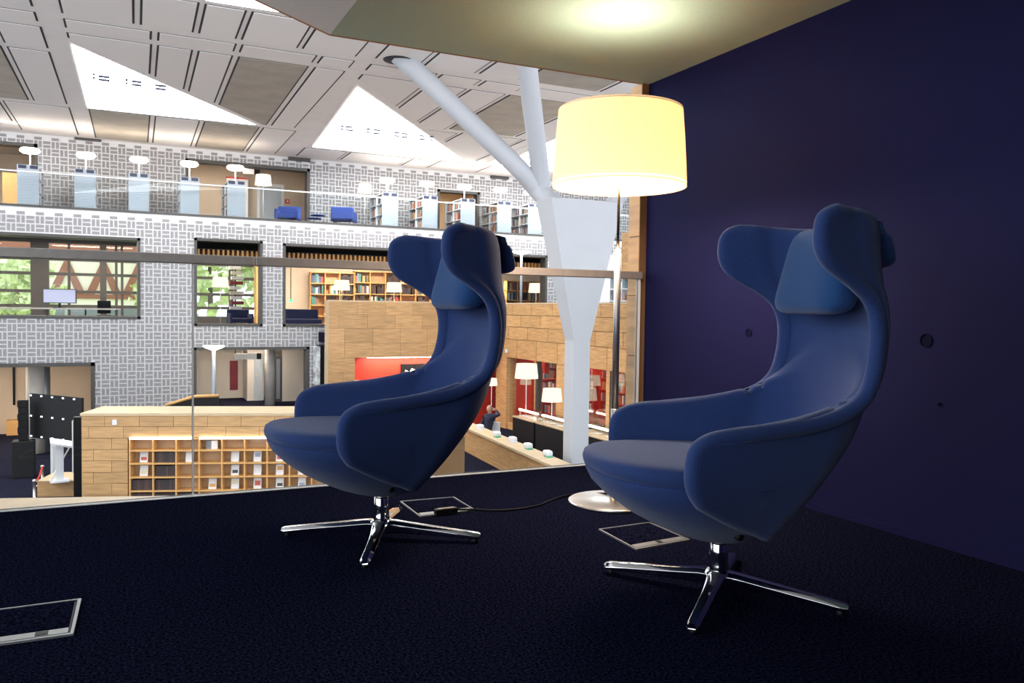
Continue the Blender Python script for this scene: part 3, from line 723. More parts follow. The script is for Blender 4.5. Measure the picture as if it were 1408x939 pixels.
for k, (px, py, kind) in enumerate(spots):
    Yp = YW + .55; p = PY(px, py, Yp)
    if gs0 is None: gs0 = gallery_shelf(); g = gs0
    else: g = dup(gs0)
    g.location = (p.x, Yp, ZG); tag(g, glab[k], 'bookshelf', 'white book gondolas on the gallery')
    if dl0 is None: dl0 = disc_lamp(); d = dl0
    else: d = dup(dl0)
    d.location = (p.x + .02, Yp + .45, ZG + 1.361)
    tag(d, dlab[k], 'lamp', 'disc lamps on the gondolas')
    for side in (-1, 1):
        for c in (0, 1):
            for r in range(3):
                y = Yp + .06 + c * .83
                while y < Yp + .78 + c * .83 - .05:
                    tt = random.uniform(.03, .07)
                    if random.random() < .75:
                        hh = random.uniform(.22, .32); gbook(p.x + side * .05, p.x + side * .27, y, y + tt, ZG + .147 + r * .42, ZG + .147 + r * .42 + hh)
                    y += tt + .004
def armchair(m):
    t = thing('armchair', '', 'chair')
    MB().box(-.34, .34, -.30, .36, .26, .42).build('seat', m, t, .03)
    MB().box(-.42, .42, .26, .42, .30, .76).build('backrest', m, t, .04)
    for s in (-1, 1): MB().box(s * .34, s * .44, -.34, .34, .22, .60).build('armrest', m, t, .03)
    for sx in (-1, 1):
        for sy in (-1, 1): MB().tube([(sx * .36, sy * .30, 0), (sx * .36, sy * .30, .26)], .012, 8).build('leg', M['steel'], t)
    return t
ac = armchair(M['blue_seat']); p = PY(396, 304, YW + 1.5); ac.location = (p.x, YW + 1.5, ZG); ac.rotation_euler = (0, 0, -.35)
tag(ac, 'bright blue armchair facing the hall in front of the gallery opening', 'chair', 'blue armchairs on the gallery')
a2 = dup(ac); p = PY(473, 308, YW + 1.2); a2.location = (p.x, YW + 1.2, ZG); a2.rotation_euler = (0, 0, 2.7)
tag(a2, 'bright blue armchair turned away, right of the low tables on the gallery', 'chair', 'blue armchairs on the gallery')
for k, (px, Yp, h, lb) in enumerate(((437, YW + 1.3, .45, 'higher dark blue side table between the two gallery armchairs'), (432, YW + .7, .26, 'lower dark blue side table between the two gallery armchairs'))):
    p = PY(px, 305, Yp); t = thing('side_table', lb, 'table', (p.x, Yp, ZG), 0, 'low tables on the gallery')
    MB().lathe([(.27, h - .03), (.28, h - .015), (.27, h)], (0, 0, 0), 24).build('table_top', M['blue_seat'], t); MB().lathe([(.02, 0), (.02, h - .03)], (0, 0, 0), 10).build('stem', M['steel'], t); MB().lathe([(.16, 0), (.16, .012)], (0, 0, 0), 20).build('foot', M['steel'], t)
def small_floor_lamp(px, py, Y, zf, r, label, h=None, group='white-shaded floor lamps round the hall', m='shade'):
    p = PY(px, py, Y); hh = p.z - zf
    t = thing('floor_lamp', label, 'lamp', (p.x, Y, zf), 0, group)
    MB().lathe([(.18, 0), (.18, .015)], (0, 0, 0), 20).build('foot', M['steel'], t); MB().lathe([(.013, .01), (.013, hh)], (0, 0, 0), 8).build('pole', M['white_pole'], t)
    s_ = r * .62; MB().lathe([(r, hh - s_), (r * .86, hh + s_), (r * .84, hh + s_), (r * .98, hh - s_)], (0, 0, 0), 28, False).build('lamp_shade', M[m], t); return t
small_floor_lamp(362, 247.5, YW + 2.3, ZG, .31, 'white-shaded floor lamp beside the bright blue armchair facing the hall')
small_floor_lamp(502, 259, YW + 1.6, ZG, .28, 'white-shaded floor lamp between blue armchair and gondola on the gallery')

# ---- rooms behind the gallery openings
def room(tagname, x0, x1, y0, y1, z0, z1, wallm, floorm, lightm='luminaire', light=True, back=True):
    if back: struct(MB().box(x0, x1, y1, y1 + .1, z0, z1).build('wall_' + tagname + '_back', wallm))
    struct(MB().box(x0 - .1, x0, y0, y1, z0, z1).build('wall_' + tagname + '_left', wallm)); struct(MB().box(x1, x1 + .1, y0, y1, z0, z1).build('wall_' + tagname + '_right', wallm))
    struct(MB().box(x0, x1, y0, y1, z1, z1 + .1).build('ceiling_' + tagname, M['plaster'])); struct(MB().box(x0, x1, y0, y1, z0 - .08, z0).build('floor_' + tagname, floorm))
room('gallery_west', XA, G1[1] + .4, YK + .3, YK + 5, ZG + .01, G1[3] + .35, M['beige'], M['far_carpet'])
room('gallery_lounge', G2[0] - .6, G2[1] + .6, YK + .3, YK + 3.2, ZG + .01, G2[3] + .30, M['beige'], M['far_carpet'])
room('gallery_east', G3[0] - .4, G3[1] + .4, YK + .3, YK + 3, ZG + .01, G3[3] + .3, M['oak_cap'], M['far_carpet'])
def downlight(x, y, z, label, group='ceiling downlights', r=.13, m='disc'):
    t = thing('downlight', label, 'downlight', (x, y, z), 0, group)
    MB().lathe([(r, -.03), (r + .02, -.03), (r + .02, 0), (r, 0)], (0, 0, 0), 20, False).build('ring', M['white_metal'], t); MB().lathe([(r, -.02), (r, -.012)], (0, 0, 0), 20).build('lens', M[m], t)
downlight(PY(17, 207, YK + 1.5).x, YK + 1.5, G1[3] + .36, 'ceiling downlight in the left gallery opening')
for px, y, lb in ((276, 1.1, 'nearer ceiling downlight left of the red-edged board in the gallery opening'), (277, 2.2, 'farther ceiling downlight left of the red-edged board in the gallery opening'), (313, 1.6, 'ceiling downlight beside the hanging sign in the gallery opening'), (395, 1.4, 'ceiling downlight above the blue armchair facing the hall')): downlight(PY(px, 230, YK + y).x, YK + y, G2[3] + .31, lb)
downlight((G3[0] + G3[1]) / 2 - .3, YK + 1.2, G3[3] + .31, 'ceiling downlight in the small lit gallery doorway')
def fill_lum(x, y, z, sx, sy, label, m='luminaire'):  # added glowing panel, out of view, to brighten a room
    t = thing('ceiling_luminaire', label, 'ceiling light', (x, y, z), 0)
    MB().box(-sx, sx, -sy, sy, -.05, -.01).build('housing', M['white_metal'], t); MB().box(-sx + .03, sx - .03, -sy + .03, sy - .03, -.06, -.05).build('diffuser', M[m], t)
fill_lum((G2[0] + G2[1]) / 2 - 1, YK + .9, G2[3] + .31, .9, .2, 'long ceiling luminaire over the gallery lounge')
fill_lum(G1[1] - 1.5, YK + 1.2, G1[3] + .36, .9, .2, 'long ceiling luminaire in the left gallery opening')
fill_lum((G3[0] + G3[1]) / 2, YK + .9, G3[3] + .31, .5, .2, 'ceiling luminaire in the small lit gallery doorway')
yb = YK + 3.2
x0, x1, z0, z1 = rectY(353, 253, 390, 312, yb)
d = struct(MB().box(x0, x1, yb - .06, yb, ZG, z1).build('door_6', M['white'])); MB().box(x0 + .12, x1 - .12, yb - .09, yb - .06, ZG, z1 - .12).build('door_leaf', M['shelf_white'], d)
x0, x1, z0, z1 = rectY(311, 246, 341, 312, yb - .4)
t = thing('notice_board', 'white board with red upper edge in the gallery opening', 'board', ((x0 + x1) / 2, yb - .4, ZG))
MB().box(-(x1 - x0) / 2, (x1 - x0) / 2, -.04, .04, 0, z1 - ZG).build('panel', M['paper'], t); MB().box(-(x1 - x0) / 2, (x1 - x0) / 2, -.05, .05, z1 - ZG, z1 - ZG + .06).build('top_edge', M['red'], t)
for k in range(4): MB().box(-(x1 - x0) / 2 + .02, -(x1 - x0) / 2 + .16, -.06, -.04, .35 + k * .3, .5 + k * .3).build('card', M['dark_red'], t)
p = PY(297, 296, yb - .25); t = thing('fire_extinguisher', 'red fire extinguisher standing in the gallery opening', 'extinguisher', (p.x, yb - .25, ZG))
MB().lathe([(.075, 0), (.085, .03), (.085, .42), (.05, .50), (.03, .53)], (0, 0, 0), 16).build('bottle', M['extinguisher'], t); MB().tube([(0, 0, .53), (-.06, 0, .58), (-.12, 0, .5), (-.12, 0, .2)], .014, 8).build('hose', M['black'], t)
p = PY(345, 236, YK + 1.0); t = thing('hanging_sign', 'white and black hanging sign under the gallery lounge ceiling', 'sign', (p.x, YK + 1.0, p.z))
MB().box(-.30, .12, -.03, .03, -.1, .1).build('white_panel', M['paper'], t); MB().box(.12, .34, -.03, .03, -.1, .1).build('dark_panel', M['black'], t); MB().box(-.01, .01, -.01, .01, .1, G2[3] + .30 - p.z).build('rod', M['white_metal'], t)
p = PY(395, 277, yb); t = tag(MB().box(p.x - .09, p.x + .09, yb - .05, yb, p.z - .09, p.z + .09).build('alarm_box', M['red'], None), 'small red alarm box on the gallery lounge wall', 'alarm'); MB().lathe([(.04, 0), (.04, .012)], (0, 0, 0), 12).build('button', M['paper'], t).matrix_local = Matrix.Translation((p.x, yb - .05, p.z)) @ Matrix.Rotation(math.pi / 2, 4, 'X')
x0, x1, z0, z1 = rectY(46, 230, 46.5, 284, YK + 1.2)
t = thing('wooden_cabinet', 'tall wooden cabinet edge in the left gallery opening', 'cabinet', (PY(14, 260, YK + 2.5).x, YK + 2.5, ZG + .01)); MB().box(-.25, .25, 0, .5, 0, 1.75).build('body', M['shelf_oak'], t); MB().box(-.23, .23, -.02, 0, .05, 1.7).build('door', M['shelf_oak'], t)
# ================================================================== MIDDLE FLOOR BEHIND THE FAR WALL
Z2, YM = .02, 37.5                       # floor and window wall of the middle rooms
ZM = W1[3] + .35
xm = PY(372, 400, YM).x
struct(MB().box(XA, XE + 6, YW + .35, YM + .2, -.33, Z2).build('floor_middle', M['far_carpet']))
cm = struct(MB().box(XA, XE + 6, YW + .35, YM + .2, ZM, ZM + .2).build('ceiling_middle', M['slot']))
struct(MB().box(xm, XE + 6, YM - .6, YM, Z2, ZM).build('wall_middle_back', M['beige']))
zb0 = PY(400, 356, YW + 1.0).z; zb1 = PY(400, 347.5, YW + 1.0).z
bm = MB().box(-.035, .035, 0, 2.2, zb0, zb1).mesh('baffle'); bm.materials.append(M['shelf_oak'])
x = W2[0] - .1
while x < XE - 1:
    o = bpy.data.objects.new('baffle', bm); col.objects.link(o); o.location = (x, YW + 1.0, 0); o.parent = cm; x += .165
struct(MB().box(W2[0] - .6, XE, YW + .9, YW + 3.4, zb1, zb1 + .02).box(W2[0] - .6, XE, YW + 3.4, YW + 3.46, zb0 + .02, ZM).build('trim_7', M['slot']))
# outer windows: frames, bars, panes
wn = struct(MB().box(XA, xm, YM - .02, YM + .12, Z2, .45).box(XA, xm, YM - .02, YM + .12, ZM - .15, ZM).build('window_4', M['dark_frame']))
zs_ = [PY(100, y, YM).z for y in (349, 357, 377, 401, 421)]
for z in zs_: MB().box(XA, xm, YM, YM + .1, z - .06, z + .06).build('window_bar', M['dark_frame'], wn)
for px, w_ in ((-100, .25), (-40, .1), (55, .32), (95, .05), (142, .12), (160, .05), (168, .05), (205, .2), (265, .12), (318, .1)):
    q = PY(px, 400, YM).x; MB().box(q - w_, q + w_, YM - .03, YM + .13, Z2, ZM).build('mullion', M['dark_frame'], wn)
q0 = XA
while q0 < xm - .1: MB().box(q0, min(q0 + 3.1, xm), YM + .04, YM + .05, .45, ZM - .15).build('pane', M['pane'], wn); q0 += 3.1
wood_col = PY(340, 390, YM - .5).x
struct(MB().box(PY(352, 390, YM - .7).x, xm + .2, YM - .7, YM - .1, Z2, ZM).build('trim_8', M['shelf_oak']))
for k, x_ in enumerate((-6, -1, 4, 9, 14)):
    fill_lum(x_, YW + 4.6, ZM, 1.6, .4, ['first', 'second', 'third', 'fourth', 'fifth'][k] + ' ceiling luminaire from the outer windows in the middle floor row', 'luminaire')
# desk, screen and chair behind the long window
p = PY(82, 424, YW + 2.2); t = thing('computer_monitor', 'computer monitor with pale screen behind the long dark window', 'monitor', (p.x, YW + 2.2, 0.76))
x0, x1, z0, z1 = rectY(62, 397, 101, 417, YW + 2.2); hz = (z1 - z0) / 2
MB().box(-.52, .52, 0, .05, z0 - .76, z1 - .76).build('casing', M['dark_frame'], t); MB().box(-.48, .48, -.012, 0, z0 - .73, z1 - .79).build('screen', M['screen'], t)
MB().box(-.04, .04, .01, .05, .015, z0 - .76).box(-.2, .2, -.08, .12, 0, .015).build('stand', M['black'], t)
t = thing('desk', 'grey desk under the computer monitor behind the long dark window', 'desk', (p.x, YW + 2.2, Z2))
MB().box(-3.0, 1.9, -.5, .5, .69, .74).build('desk_top', M['concrete'], t)
for x_ in (-2.8, -.4, 1.75): MB().box(x_ - .03, x_ + .03, -.4, .4, 0, .69).build('leg', M['dark_frame'], t)
def office_chair(px, Y, label):
    q = PY(px, 430, Y).x; t = thing('office_chair', label, 'chair', (q, Y, Z2), 0, 'dark office chairs')
    MB().box(-.24, .24, -.24, .24, .42, .50).build('seat', M['black'], t, .02); MB().box(-.22, .22, .2, .26, .55, 1.02).build('backrest', M['black'], t, .02); MB().tube([(0, 0, .05), (0, 0, .42)], .03, 8).build('stem', M['steel'], t)
    for k in range(5): MB().tube([(0, 0, .06), (.28 * math.cos(k * 1.2566), .28 * math.sin(k * 1.2566), .03)], .02, 6).build('leg', M['black'], t)
office_chair(143, YW + 3.2, 'dark office chair right of the computer monitor')
# lounge corner behind the square window
small_floor_lamp(303, 388, YW + 2.2, Z2, .30, 'cream-shaded floor lamp behind the square window')
p = PY(330, 440, YW + 3.4); t = dup(ac); t.location = (p.x, YW + 3.4, Z2); t.rotation_euler = (0, 0, .1); tag(t, 'dark blue armchair behind the square window', 'chair', None)
del t['group']
for ch in t.children:
    if ch.data and ch.name.split('.')[0] in ('seat', 'backrest', 'armrest'): ch.data = ch.data.copy(); ch.data.materials[0] = M['navy']
p = PY(324, 400, YW + 4.6); t = thing('book_tower', 'slim tower of stacked books behind the square window', 'shelf', (p.x, YW + 4.6, Z2))
MB().box(-.03, .03, .12, .16, 0, 2.6).build('spine', M['black'], t)
for k in range(11): MB().box(-.22 + random.uniform(-.05, .08), .20 + random.uniform(-.05, .12), -.12, .12, .35 + k * .2, .35 + k * .2 + .13).build('book_stack', [M['paper'], M['plaster'], M['paper'], M['dark_red']][k % 4], t)
# bookcases
nbook = [0]
bookmesh = {}
def book(x, y, z, w_, h, d, m, label, group, rz=0, parent=None):
    key = (round(w_, 3), round(h, 2), round(d, 2), m.name)
    if key not in bookmesh:
        me = MB().box(-w_ / 2, w_ / 2, -d / 2, d / 2, 0, h).mesh('book'); me.materials.append(m); bookmesh[key] = me
    o = bpy.data.objects.new('book', bookmesh[key]); col.objects.link(o); o.location = (x, y, z); o.rotation_euler = (0, 0, rz); nbook[0] += 1
    return tag(o, label, 'book', group)
WID = [.07, .09, .11]; HEI = [.28, .33, .38]
ORD = ['first', 'second', 'third', 'fourth', 'fifth', 'sixth', 'seventh', 'eighth', 'ninth', 'tenth', 'eleventh', 'twelfth']
def bookcase(px0, px1, Y, bays, label, rows=5, glabel='', zt=None):
    x0, x1 = PY(px0, 405, Y).x, PY(px1, 405, Y).x; H_ = (zt or PY((px0 + px1) / 2, 375, Y).z) - Z2
    t = thing('bookcase', label, 'bookcase', (x0, Y, Z2), 0, 'oak bookcases of the middle floor'); W_ = x1 - x0; bw = W_ / bays; rh = H_ / rows
    MB().box(0, W_, .32, .35, 0, H_).build('back', M['shelf_back'], t)
    for i in range(bays + 1): MB().box(max(0, i * bw - .02), min(W_, i * bw + .02), 0, .32, 0, H_).build('upright', M['shelf_oak'], t)
    for j in range(rows + 1):
        z = min(H_, j * rh); MB().box(0, W_, -.01, .32, max(0, z - .02), z + .02).build('shelf_board', M['shelf_oak'], t)
    for i in range(bays):
        for j in range(2, rows):
            if random.random() < .06: continue
            x = x0 + i * bw + .05; end = x0 + (i + 1) * bw - .14; dark = random.random() < .4
            kb = 0
            while x < end:
                w_ = random.choice(WID); h = min(random.choice(HEI), rh - .1)
                if random.random() < .86:
                    book(x + w_ / 2, Y + .14, Z2 + j * rh + .021, w_ - .004, h, .22, random.choice(DARKBOOK if dark else BOOK), '%s book from the left, %s shelf, %s bay, %s' % (ORD[kb], ['', '', 'low', 'middle', 'top'][j], ORD[i], glabel), 'books in the ' + glabel); kb += 1
                x += w_
bookcase(427, 487, YM - 1.0, 3, 'narrower oak bookcase of the middle floor, right of the navy sofa', glabel='left middle-floor bookcase')
bookcase(487.5, 612, YM - 1.0, 6, 'long oak bookcase partly behind the nearer chair wing, middle floor', glabel='long middle-floor bookcase')
bookcase(697, 742, YM - 3.0, 3, 'short oak bookcase between wing chair and branching column', glabel='short bookcase beside the column', zt=PY(720, 387, YM - 3).z)
small_floor_lamp(470, 392, YW + 4.2, Z2, .34, 'cream-shaded floor lamp before the bookcases, left of two')
small_floor_lamp(542, 395, YW + 4.2, Z2, .34, 'cream-shaded floor lamp before the bookcases, beside the wing chair')
small_floor_lamp(737, 396, YW + 2.0, Z2, .33, 'cream-shaded floor lamp between short bookcase and branching column')
p = PY(717, 347, YW - 1.2)
t = thing('uplighter', 'grey pole uplighter with white dish before the short bookcase', 'lamp', (p.x, YW - 1.2, Z2)); hh = p.z - Z2
MB().lathe([(.2, 0), (.2, .02)], (0, 0, 0), 20).build('foot', M['pole'], t); MB().lathe([(.05, .02), (.05, hh - .05)], (0, 0, 0), 12).build('pole', M['pole'], t); MB().lathe([(.08, hh - .08), (.30, hh - .02), (.36, hh + .03), (.34, hh + .04)], (0, 0, 0), 28).build('dish', M['disc'], t)
p = PY(408, 440, YW + 2.6); t = thing('sofa', 'dark navy sofa behind the wide window left of the oak parapet', 'sofa', (p.x, YW + 2.6, Z2))
MB().box(-.9, .9, -.4, .4, .14, .42).build('seat', M['navy'], t, .04); MB().box(-.9, .9, .25, .45, .3, .8).build('backrest', M['navy'], t, .04)
for s in (-.8, .8): MB().box(s - .04, s + .04, -.34, .34, 0, .14).build('leg', M['black'], t)
p = PY(400, 413.5, YW + 6); t = tag(MB().box(p.x - .07, p.x + .07, YW + 6, YW + 6.05, p.z - .05, p.z + .05).build('exit_light', M['greenlight']), 'small glowing green light behind the wide window', 'light'); 
MB().box(p.x - .015, p.x + .015, YW + 6.01, YW + 6.04, p.z + .05, ZM).build('rod', M['black'], t)

# ---- outside: houses and trees seen through the outer windows
YO = 62.0
struct(MB().box(-40, 40, 40, 90, Z1 - .3, Z1 - .05).build('ground_outside', M['leaf']))
def house(px0, px1, label, gables):
    x0, x1 = PY(px0, 380, YO).x, PY(px1, 380, YO).x; zt = PY(100, 352, YO).z; zg = PY(100, 404, YO).z
    t = thing('house', label, 'house', (x0, YO, Z1 - .05)); W_ = x1 - x0; b = Z1 - .05
    MB().box(0, W_, 0, 6, 0, zt - b).build('wall', M['cream'], t)
    MB().box(-.2, W_ + .2, -.2, 6.2, zt - b, zt - b + .8).build('roof', M['timber_red'], t)
    gw = W_ / gables
    for g in range(gables):
        c = (g + .5) * gw
        for s in (-1, 1): MB().extr([(c, -.15, zt - b), (c + s * gw * .5, -.15, zg - b), (c + s * (gw * .5 - .55), -.15, zg - b), (c - s * .0, -.15, zt - b - 1.0)], (0, .15, 0)).build('gable_beam', M['timber_red'], t)
        for k, q in enumerate((-.27, .27)):
            w_ = MB().box(c + q * gw - .55, c + q * gw + .55, -.1, 0, zg - b - 2.6, zg - b - .8).build('window', M['shelf_white'], t); MB().box(c + q * gw - .45, c + q * gw + .45, -.13, -.1, zg - b - 2.5, zg - b - .9).build('pane', M['pole'], w_)
    MB().box(0, W_, -.12, 0, zg - b - .3, zg - b).build('beam', M['timber_red'], t)
house(-90, 60, 'cream half-timbered house outside, seen at the left edge of the long window', 3); house(66, 262, 'cream half-timbered house outside, seen right of the monitor', 4)
def leafy(px, py, Y, r, label):
    p = PY(px, py, Y); t = thing('tree', label, 'tree', (p.x, Y, Z1 - .05), 0, 'trees outside the windows'); h = p.z - Z1
    MB().tube([(0, 0, 0), (.1, 0, h * .5), (0, 0, h)], [.28, .2, .1], 8).build('trunk', M['bark'], t)
    b = MB()
    for k in range(420):
        d_ = Vector((random.gauss(0, 1), random.gauss(0, 1), random.gauss(0, .8))).normalized() * r * random.uniform(.35, 1.05); s = random.uniform(.18, .42) * r * .45
        n = Vector((random.gauss(0, 1), random.gauss(0, 1), random.gauss(0, 1))).normalized(); u = n.orthogonal().normalized() * s; v_ = n.cross(u).normalized() * s * .7; c = Vector((0, 0, h)) + d_
        b.add([c - u, c - v_, c + u, c + v_], [(0, 1, 2, 3)])
    f = b.build('foliage', M['leaf'], t); f['kind'] = 'stuff'
leafy(22, 398, 52, 2.3, 'leafy green tree outside at the left picture edge'); leafy(288, 358, 56, 3.8, 'leafy green tree outside the square window'); leafy(352, 362, 47, 1.9, 'smaller leafy green tree outside the square window'); leafy(215, 408, 52, 1.4, 'low leafy green tree outside between the two windows')

# ================================================================== LOWER FLOOR BEHIND THE FAR WALL
room('lower_west', XA - 2, L1[1] + 1.2, YW + .35, YW + 6.5, Z1 + .005, L1[3] + .35, M['beige'], M['far_carpet'])
fill_lum(L1[1] - 2.2, YW + 2.5, L1[3] + .35, 1.2, .3, 'ceiling luminaire over the lower left room'); fill_lum(L1[1] - 6, YW + 3, L1[3] + .35, 1.2, .3, 'second ceiling luminaire over the lower left room, farther from the opening edge')
for k in range(9):
    q = PY(76 + k * 6.2, 501, YW + 1.2); 
    MB().box(q.x - .03, q.x + .03, YW + 1.2, YW + 4, L1[3] + .12, L1[3] + .35).build('baffle', M['oak_cap'], bpy.data.objects['ceiling_lower_west'])
for px, r, m, lb in ((50, .30, 'plaster', 'pale round column in the lower left room'), (62, .16, 'pole', 'slim dark column beside the pale round one, lower left room')):
    q = PY(px, 560, YW + 1.6); struct(MB().lathe([(r, Z1), (r, L1[3] + .35)], (q.x, YW + 1.6, 0), 24).build('column', M[m]))
q = PY(25, 590, YW + 6.2); t = thing('low_cabinet', 'low oak cabinet at the back of the lower left room', 'cabinet', (q.x, YW + 6.0, Z1 + .005)); x0, x1, z0, z1 = rectY(10, 578, 41, 609, YW + 6.0)
MB().box(-(x1 - x0) / 2, (x1 - x0) / 2, 0, .45, 0, z1 - Z1).build('body', M['shelf_oak'], t); MB().box(-(x1 - x0) / 2 + .05, (x1 - x0) / 2 - .05, -.02, 0, .06, z1 - Z1 - .06).build('door', M['shelf_oak'], t)
q = PY(19, 530, YW + 6.4); tag(MB().box(q.x - .04, q.x + .04, YW + 6.42, YW + 6.5, PY(19, 557, YW + 6.4).z, L1[3] + .34).build('wall_slot', M['black']), 'narrow black vertical strip on the beige wall, lower left', 'strip')
# loudspeaker stack
q = PZ(33, 655, Z1); t = thing('speaker_stack', 'black loudspeaker column on a subwoofer left of the video wall', 'speaker', (q.x, q.y, Z1)); s = q.y / 1130 * 1.0
MB().box(-.28, .28, -.28, .28, 0, 1.05).build('subwoofer', M['charcoal'], t, .02)
for k in range(6): MB().box(-.12 - .02 * (k % 2), .12, -.14, .14, 1.07 + k * .19, 1.07 + k * .19 + .18).build('array_element', M['black'], t)
# video wall
a, b_ = PD(41, 572, 24), PD(112, 578, 23); c = (a + b_) / 2; uu = (b_ - a); uu.z = 0; hw = uu.length / 2; ang = math.atan2(uu.y, uu.x); hz = 31 / F * 23.5
t = thing('video_wall', 'black video wall with bright dots on posts in the lower hall', 'screen', (c.x, c.y, Z1), ang); zc_ = c.z - Z1
MB().box(-hw, hw, 0, .08, zc_ - hz, zc_ + hz).build('screen', M['charcoal'], t)
for i in range(5):
    for j in range(3): MB().box(-hw + .06 + i * hw * .42 - .035, -hw + .06 + i * hw * .42 + .035, -.012, 0, zc_ + hz - .05 - j * hz * .92 - .02, zc_ + hz - .05 - j * hz * .92 + .02).build('bright_dot', M['dotlight'], t)
for x_ in (-hw * .25, hw * .75): MB().box(x_ - .05, x_ + .05, .08, .16, 0, zc_ + hz * .5).build('post', M['white_pole'], t)
# plinth, lectern, totem, stanchions
q0, q1 = PZ(57, 683, Z1), PZ(112, 682, Z1)
pz = thing('plinth', 'low oak plinth under the white lectern', 'plinth', ((q0.x + q1.x) / 2, (q0.y + q1.y) / 2, Z1), math.atan2(q1.y - q0.y, q1.x - q0.x)); pw = (q1 - q0).length / 2 + .1; phh = .42
MB().box(-pw, pw, -.0, 1.1, 0, phh - .03).build('body', M['oak'], pz); MB().box(-pw - .01, pw + .01, -.02, 1.12, phh - .03, phh).build('top', M['oak_cap'], pz)
q = PZ(82, 664, Z1 + phh); t = thing('lectern', 'white slanted lectern standing on the oak plinth', 'lectern', (q.x, q.y + .1, Z1 + phh), .1)
MB().box(-.22, .22, -.1, .3, 0, .04).build('base', M['white'], t); MB().box(-.09, .09, .02, .16, .04, .95).build('column', M['white'], t)
MB().obox((.05, .05, 1.0), (.26, 0, -.06), (0, .2, .04), (0, 0, .025)).build('slanted_top', M['white'], t); MB().tube([(.25, .05, .93), (.08, .05, .6)], .02, 8).build('brace', M['white'], t); MB().tube([(-.2, .05, .03), (-.06, .05, .35)], .02, 8).build('brace', M['white'], t)
q = PZ(107, 690, Z1); hh = PD(103, 573, (q - CAM).dot(FWD)).z - Z1
t = thing('info_totem', 'tall black totem display standing right of the white lectern', 'display', (q.x, q.y, Z1)); MB().box(-.09, .09, -.05, .25, 0, hh).build('body', M['black'], t, .01); MB().box(-.12, -.09, -.05, .02, hh * .35, hh * .96).build('lit_edge', M['paper'], t)
for k, (px, py, lb) in enumerate(((47.5, 690, 'steel rope stanchion at the left of the oak plinth, nearer one'), (58.5, 668, 'steel rope stanchion behind the oak plinth, farther one'))):
    q = PZ(px, py, Z1); t = thing('stanchion', lb, 'stanchion', (q.x, q.y, Z1), 0, 'rope stanchions'); MB().lathe([(.16, 0), (.15, .03), (.035, .04), (.035, .5), (.045, .51), (.045, .56), (.0, .58)], (0, 0, 0), 16).build('post', M['steel'], t)
s0, s1 = PZ(47.5, 690, Z1) + Vector((0, 0, .54)), PZ(58.5, 668, Z1) + Vector((0, 0, .54)); s2 = s1 + Vector((1.3, .9, 0))
tag(MB().tube([s0.lerp(s1, k / 8) + Vector((0, 0, -.12 * math.sin(math.pi * k / 8))) for k in range(9)], .022, 8).build('barrier_rope', M['red']), 'red barrier rope hanging between the two stanchions', 'rope')
# ---- corridor behind the lower middle opening
ZH = -2.75; yc = YW + 4.2
room('corridor', L2[0] - 1.0, L2[1] + 1.0, YW + .35, yc, ZH, L2[3] + .25, M['plaster'], M['far_carpet'], back=True)
fill_lum(PY(330, 480, YW + 2).x, YW + 1.6, L2[3] + .25, .9, .2, 'ceiling luminaire over the lower corridor')
struct(MB().box(PY(340, 500, yc - 1.2).x, PY(363, 500, yc - 1.2).x, yc - 1.2, yc, ZH, L2[3] + .25).build('wall_corridor_jut', M['plaster']))
x0, x1, z0, z1 = rectY(349, 488, 361, 553, yc - 1.2); d = struct(MB().box(x0, x1, yc - 1.25, yc - 1.2, ZH, z1).build('door_7', M['shelf_white'])); MB().box(x0 + .06, x0 + .12, yc - 1.30, yc - 1.25, ZH + .95, ZH + 1.1).build('door_handle', M['steel'], d)
q = PY(371, 520, YW + 1.4); struct(MB().lathe([(.19, ZH), (.19, L2[3] + .25)], (q.x, YW + 1.4, 0), 20).build('column', M['concrete']))
x0, x1, z0, z1 = rectY(377, 490, 388, 557, YW + 2.4); d = struct(MB().box(x0, x1, YW + 2.4, YW + 2.5, ZH, z1).build('door_8', M['dark_frame'])); MB().box(x0 + .08, x1 - .08, YW + 2.38, YW + 2.4, ZH + .1, z1 - .1).build('pane', M['pole'], d)
struct(MB().box(x1, L2[1] + 1.0, YW + 2.4, YW + 2.5, ZH, L2[3] + .25).build('wall_corridor_side', M['plaster']))
x0, x1, z0, z1 = rectY(316, 496, 327, 536, yc - .02); tag(MB().box(x0, x1, yc - .05, yc, z0, z1).build('poster', M['dark_red']), 'dark red poster on the corridor wall', 'poster')
q = PY(340, 490, YW + 1.5); t = thing('corridor_sign', 'white hanging corridor sign with dark end', 'sign', (q.x, YW + 1.5, q.z)); MB().box(-.45, .33, -.02, .02, -.11, .11).build('panel', M['paper'], t); MB().box(.33, .5, -.02, .02, -.11, .11).build('dark_end', M['black'], t); MB().box(-.44, -.41, -.01, .01, .11, L2[3] + .25 - q.z).build('rod', M['black'], t)
for px, y, lb in ((304, 1.2, 'ceiling downlight left in the lower corridor'), (352, 2.4, 'ceiling downlight above the corridor door'), (411, 1.0, 'ceiling downlight right in the lower corridor')): downlight(PY(px, 482, YW + y).x, YW + y, L2[3] + .26, lb)
q = PY(294, 477, YW - 1.6); hh = q.z - Z1; t = thing('uplighter', 'tall grey pole uplighter with glowing dish before the lower corridor', 'lamp', (q.x, YW - 1.6, Z1))
MB().lathe([(.2, 0), (.2, .02)], (0, 0, 0), 20).build('foot', M['pole'], t); MB().lathe([(.085, .02), (.06, hh - .05)], (0, 0, 0), 14).build('pole', M['pole'], t); MB().lathe([(.08, hh - .10), (.26, hh - .03), (.34, hh + .03), (.32, hh + .04)], (0, 0, 0), 28).build('dish', M['disc'], t)

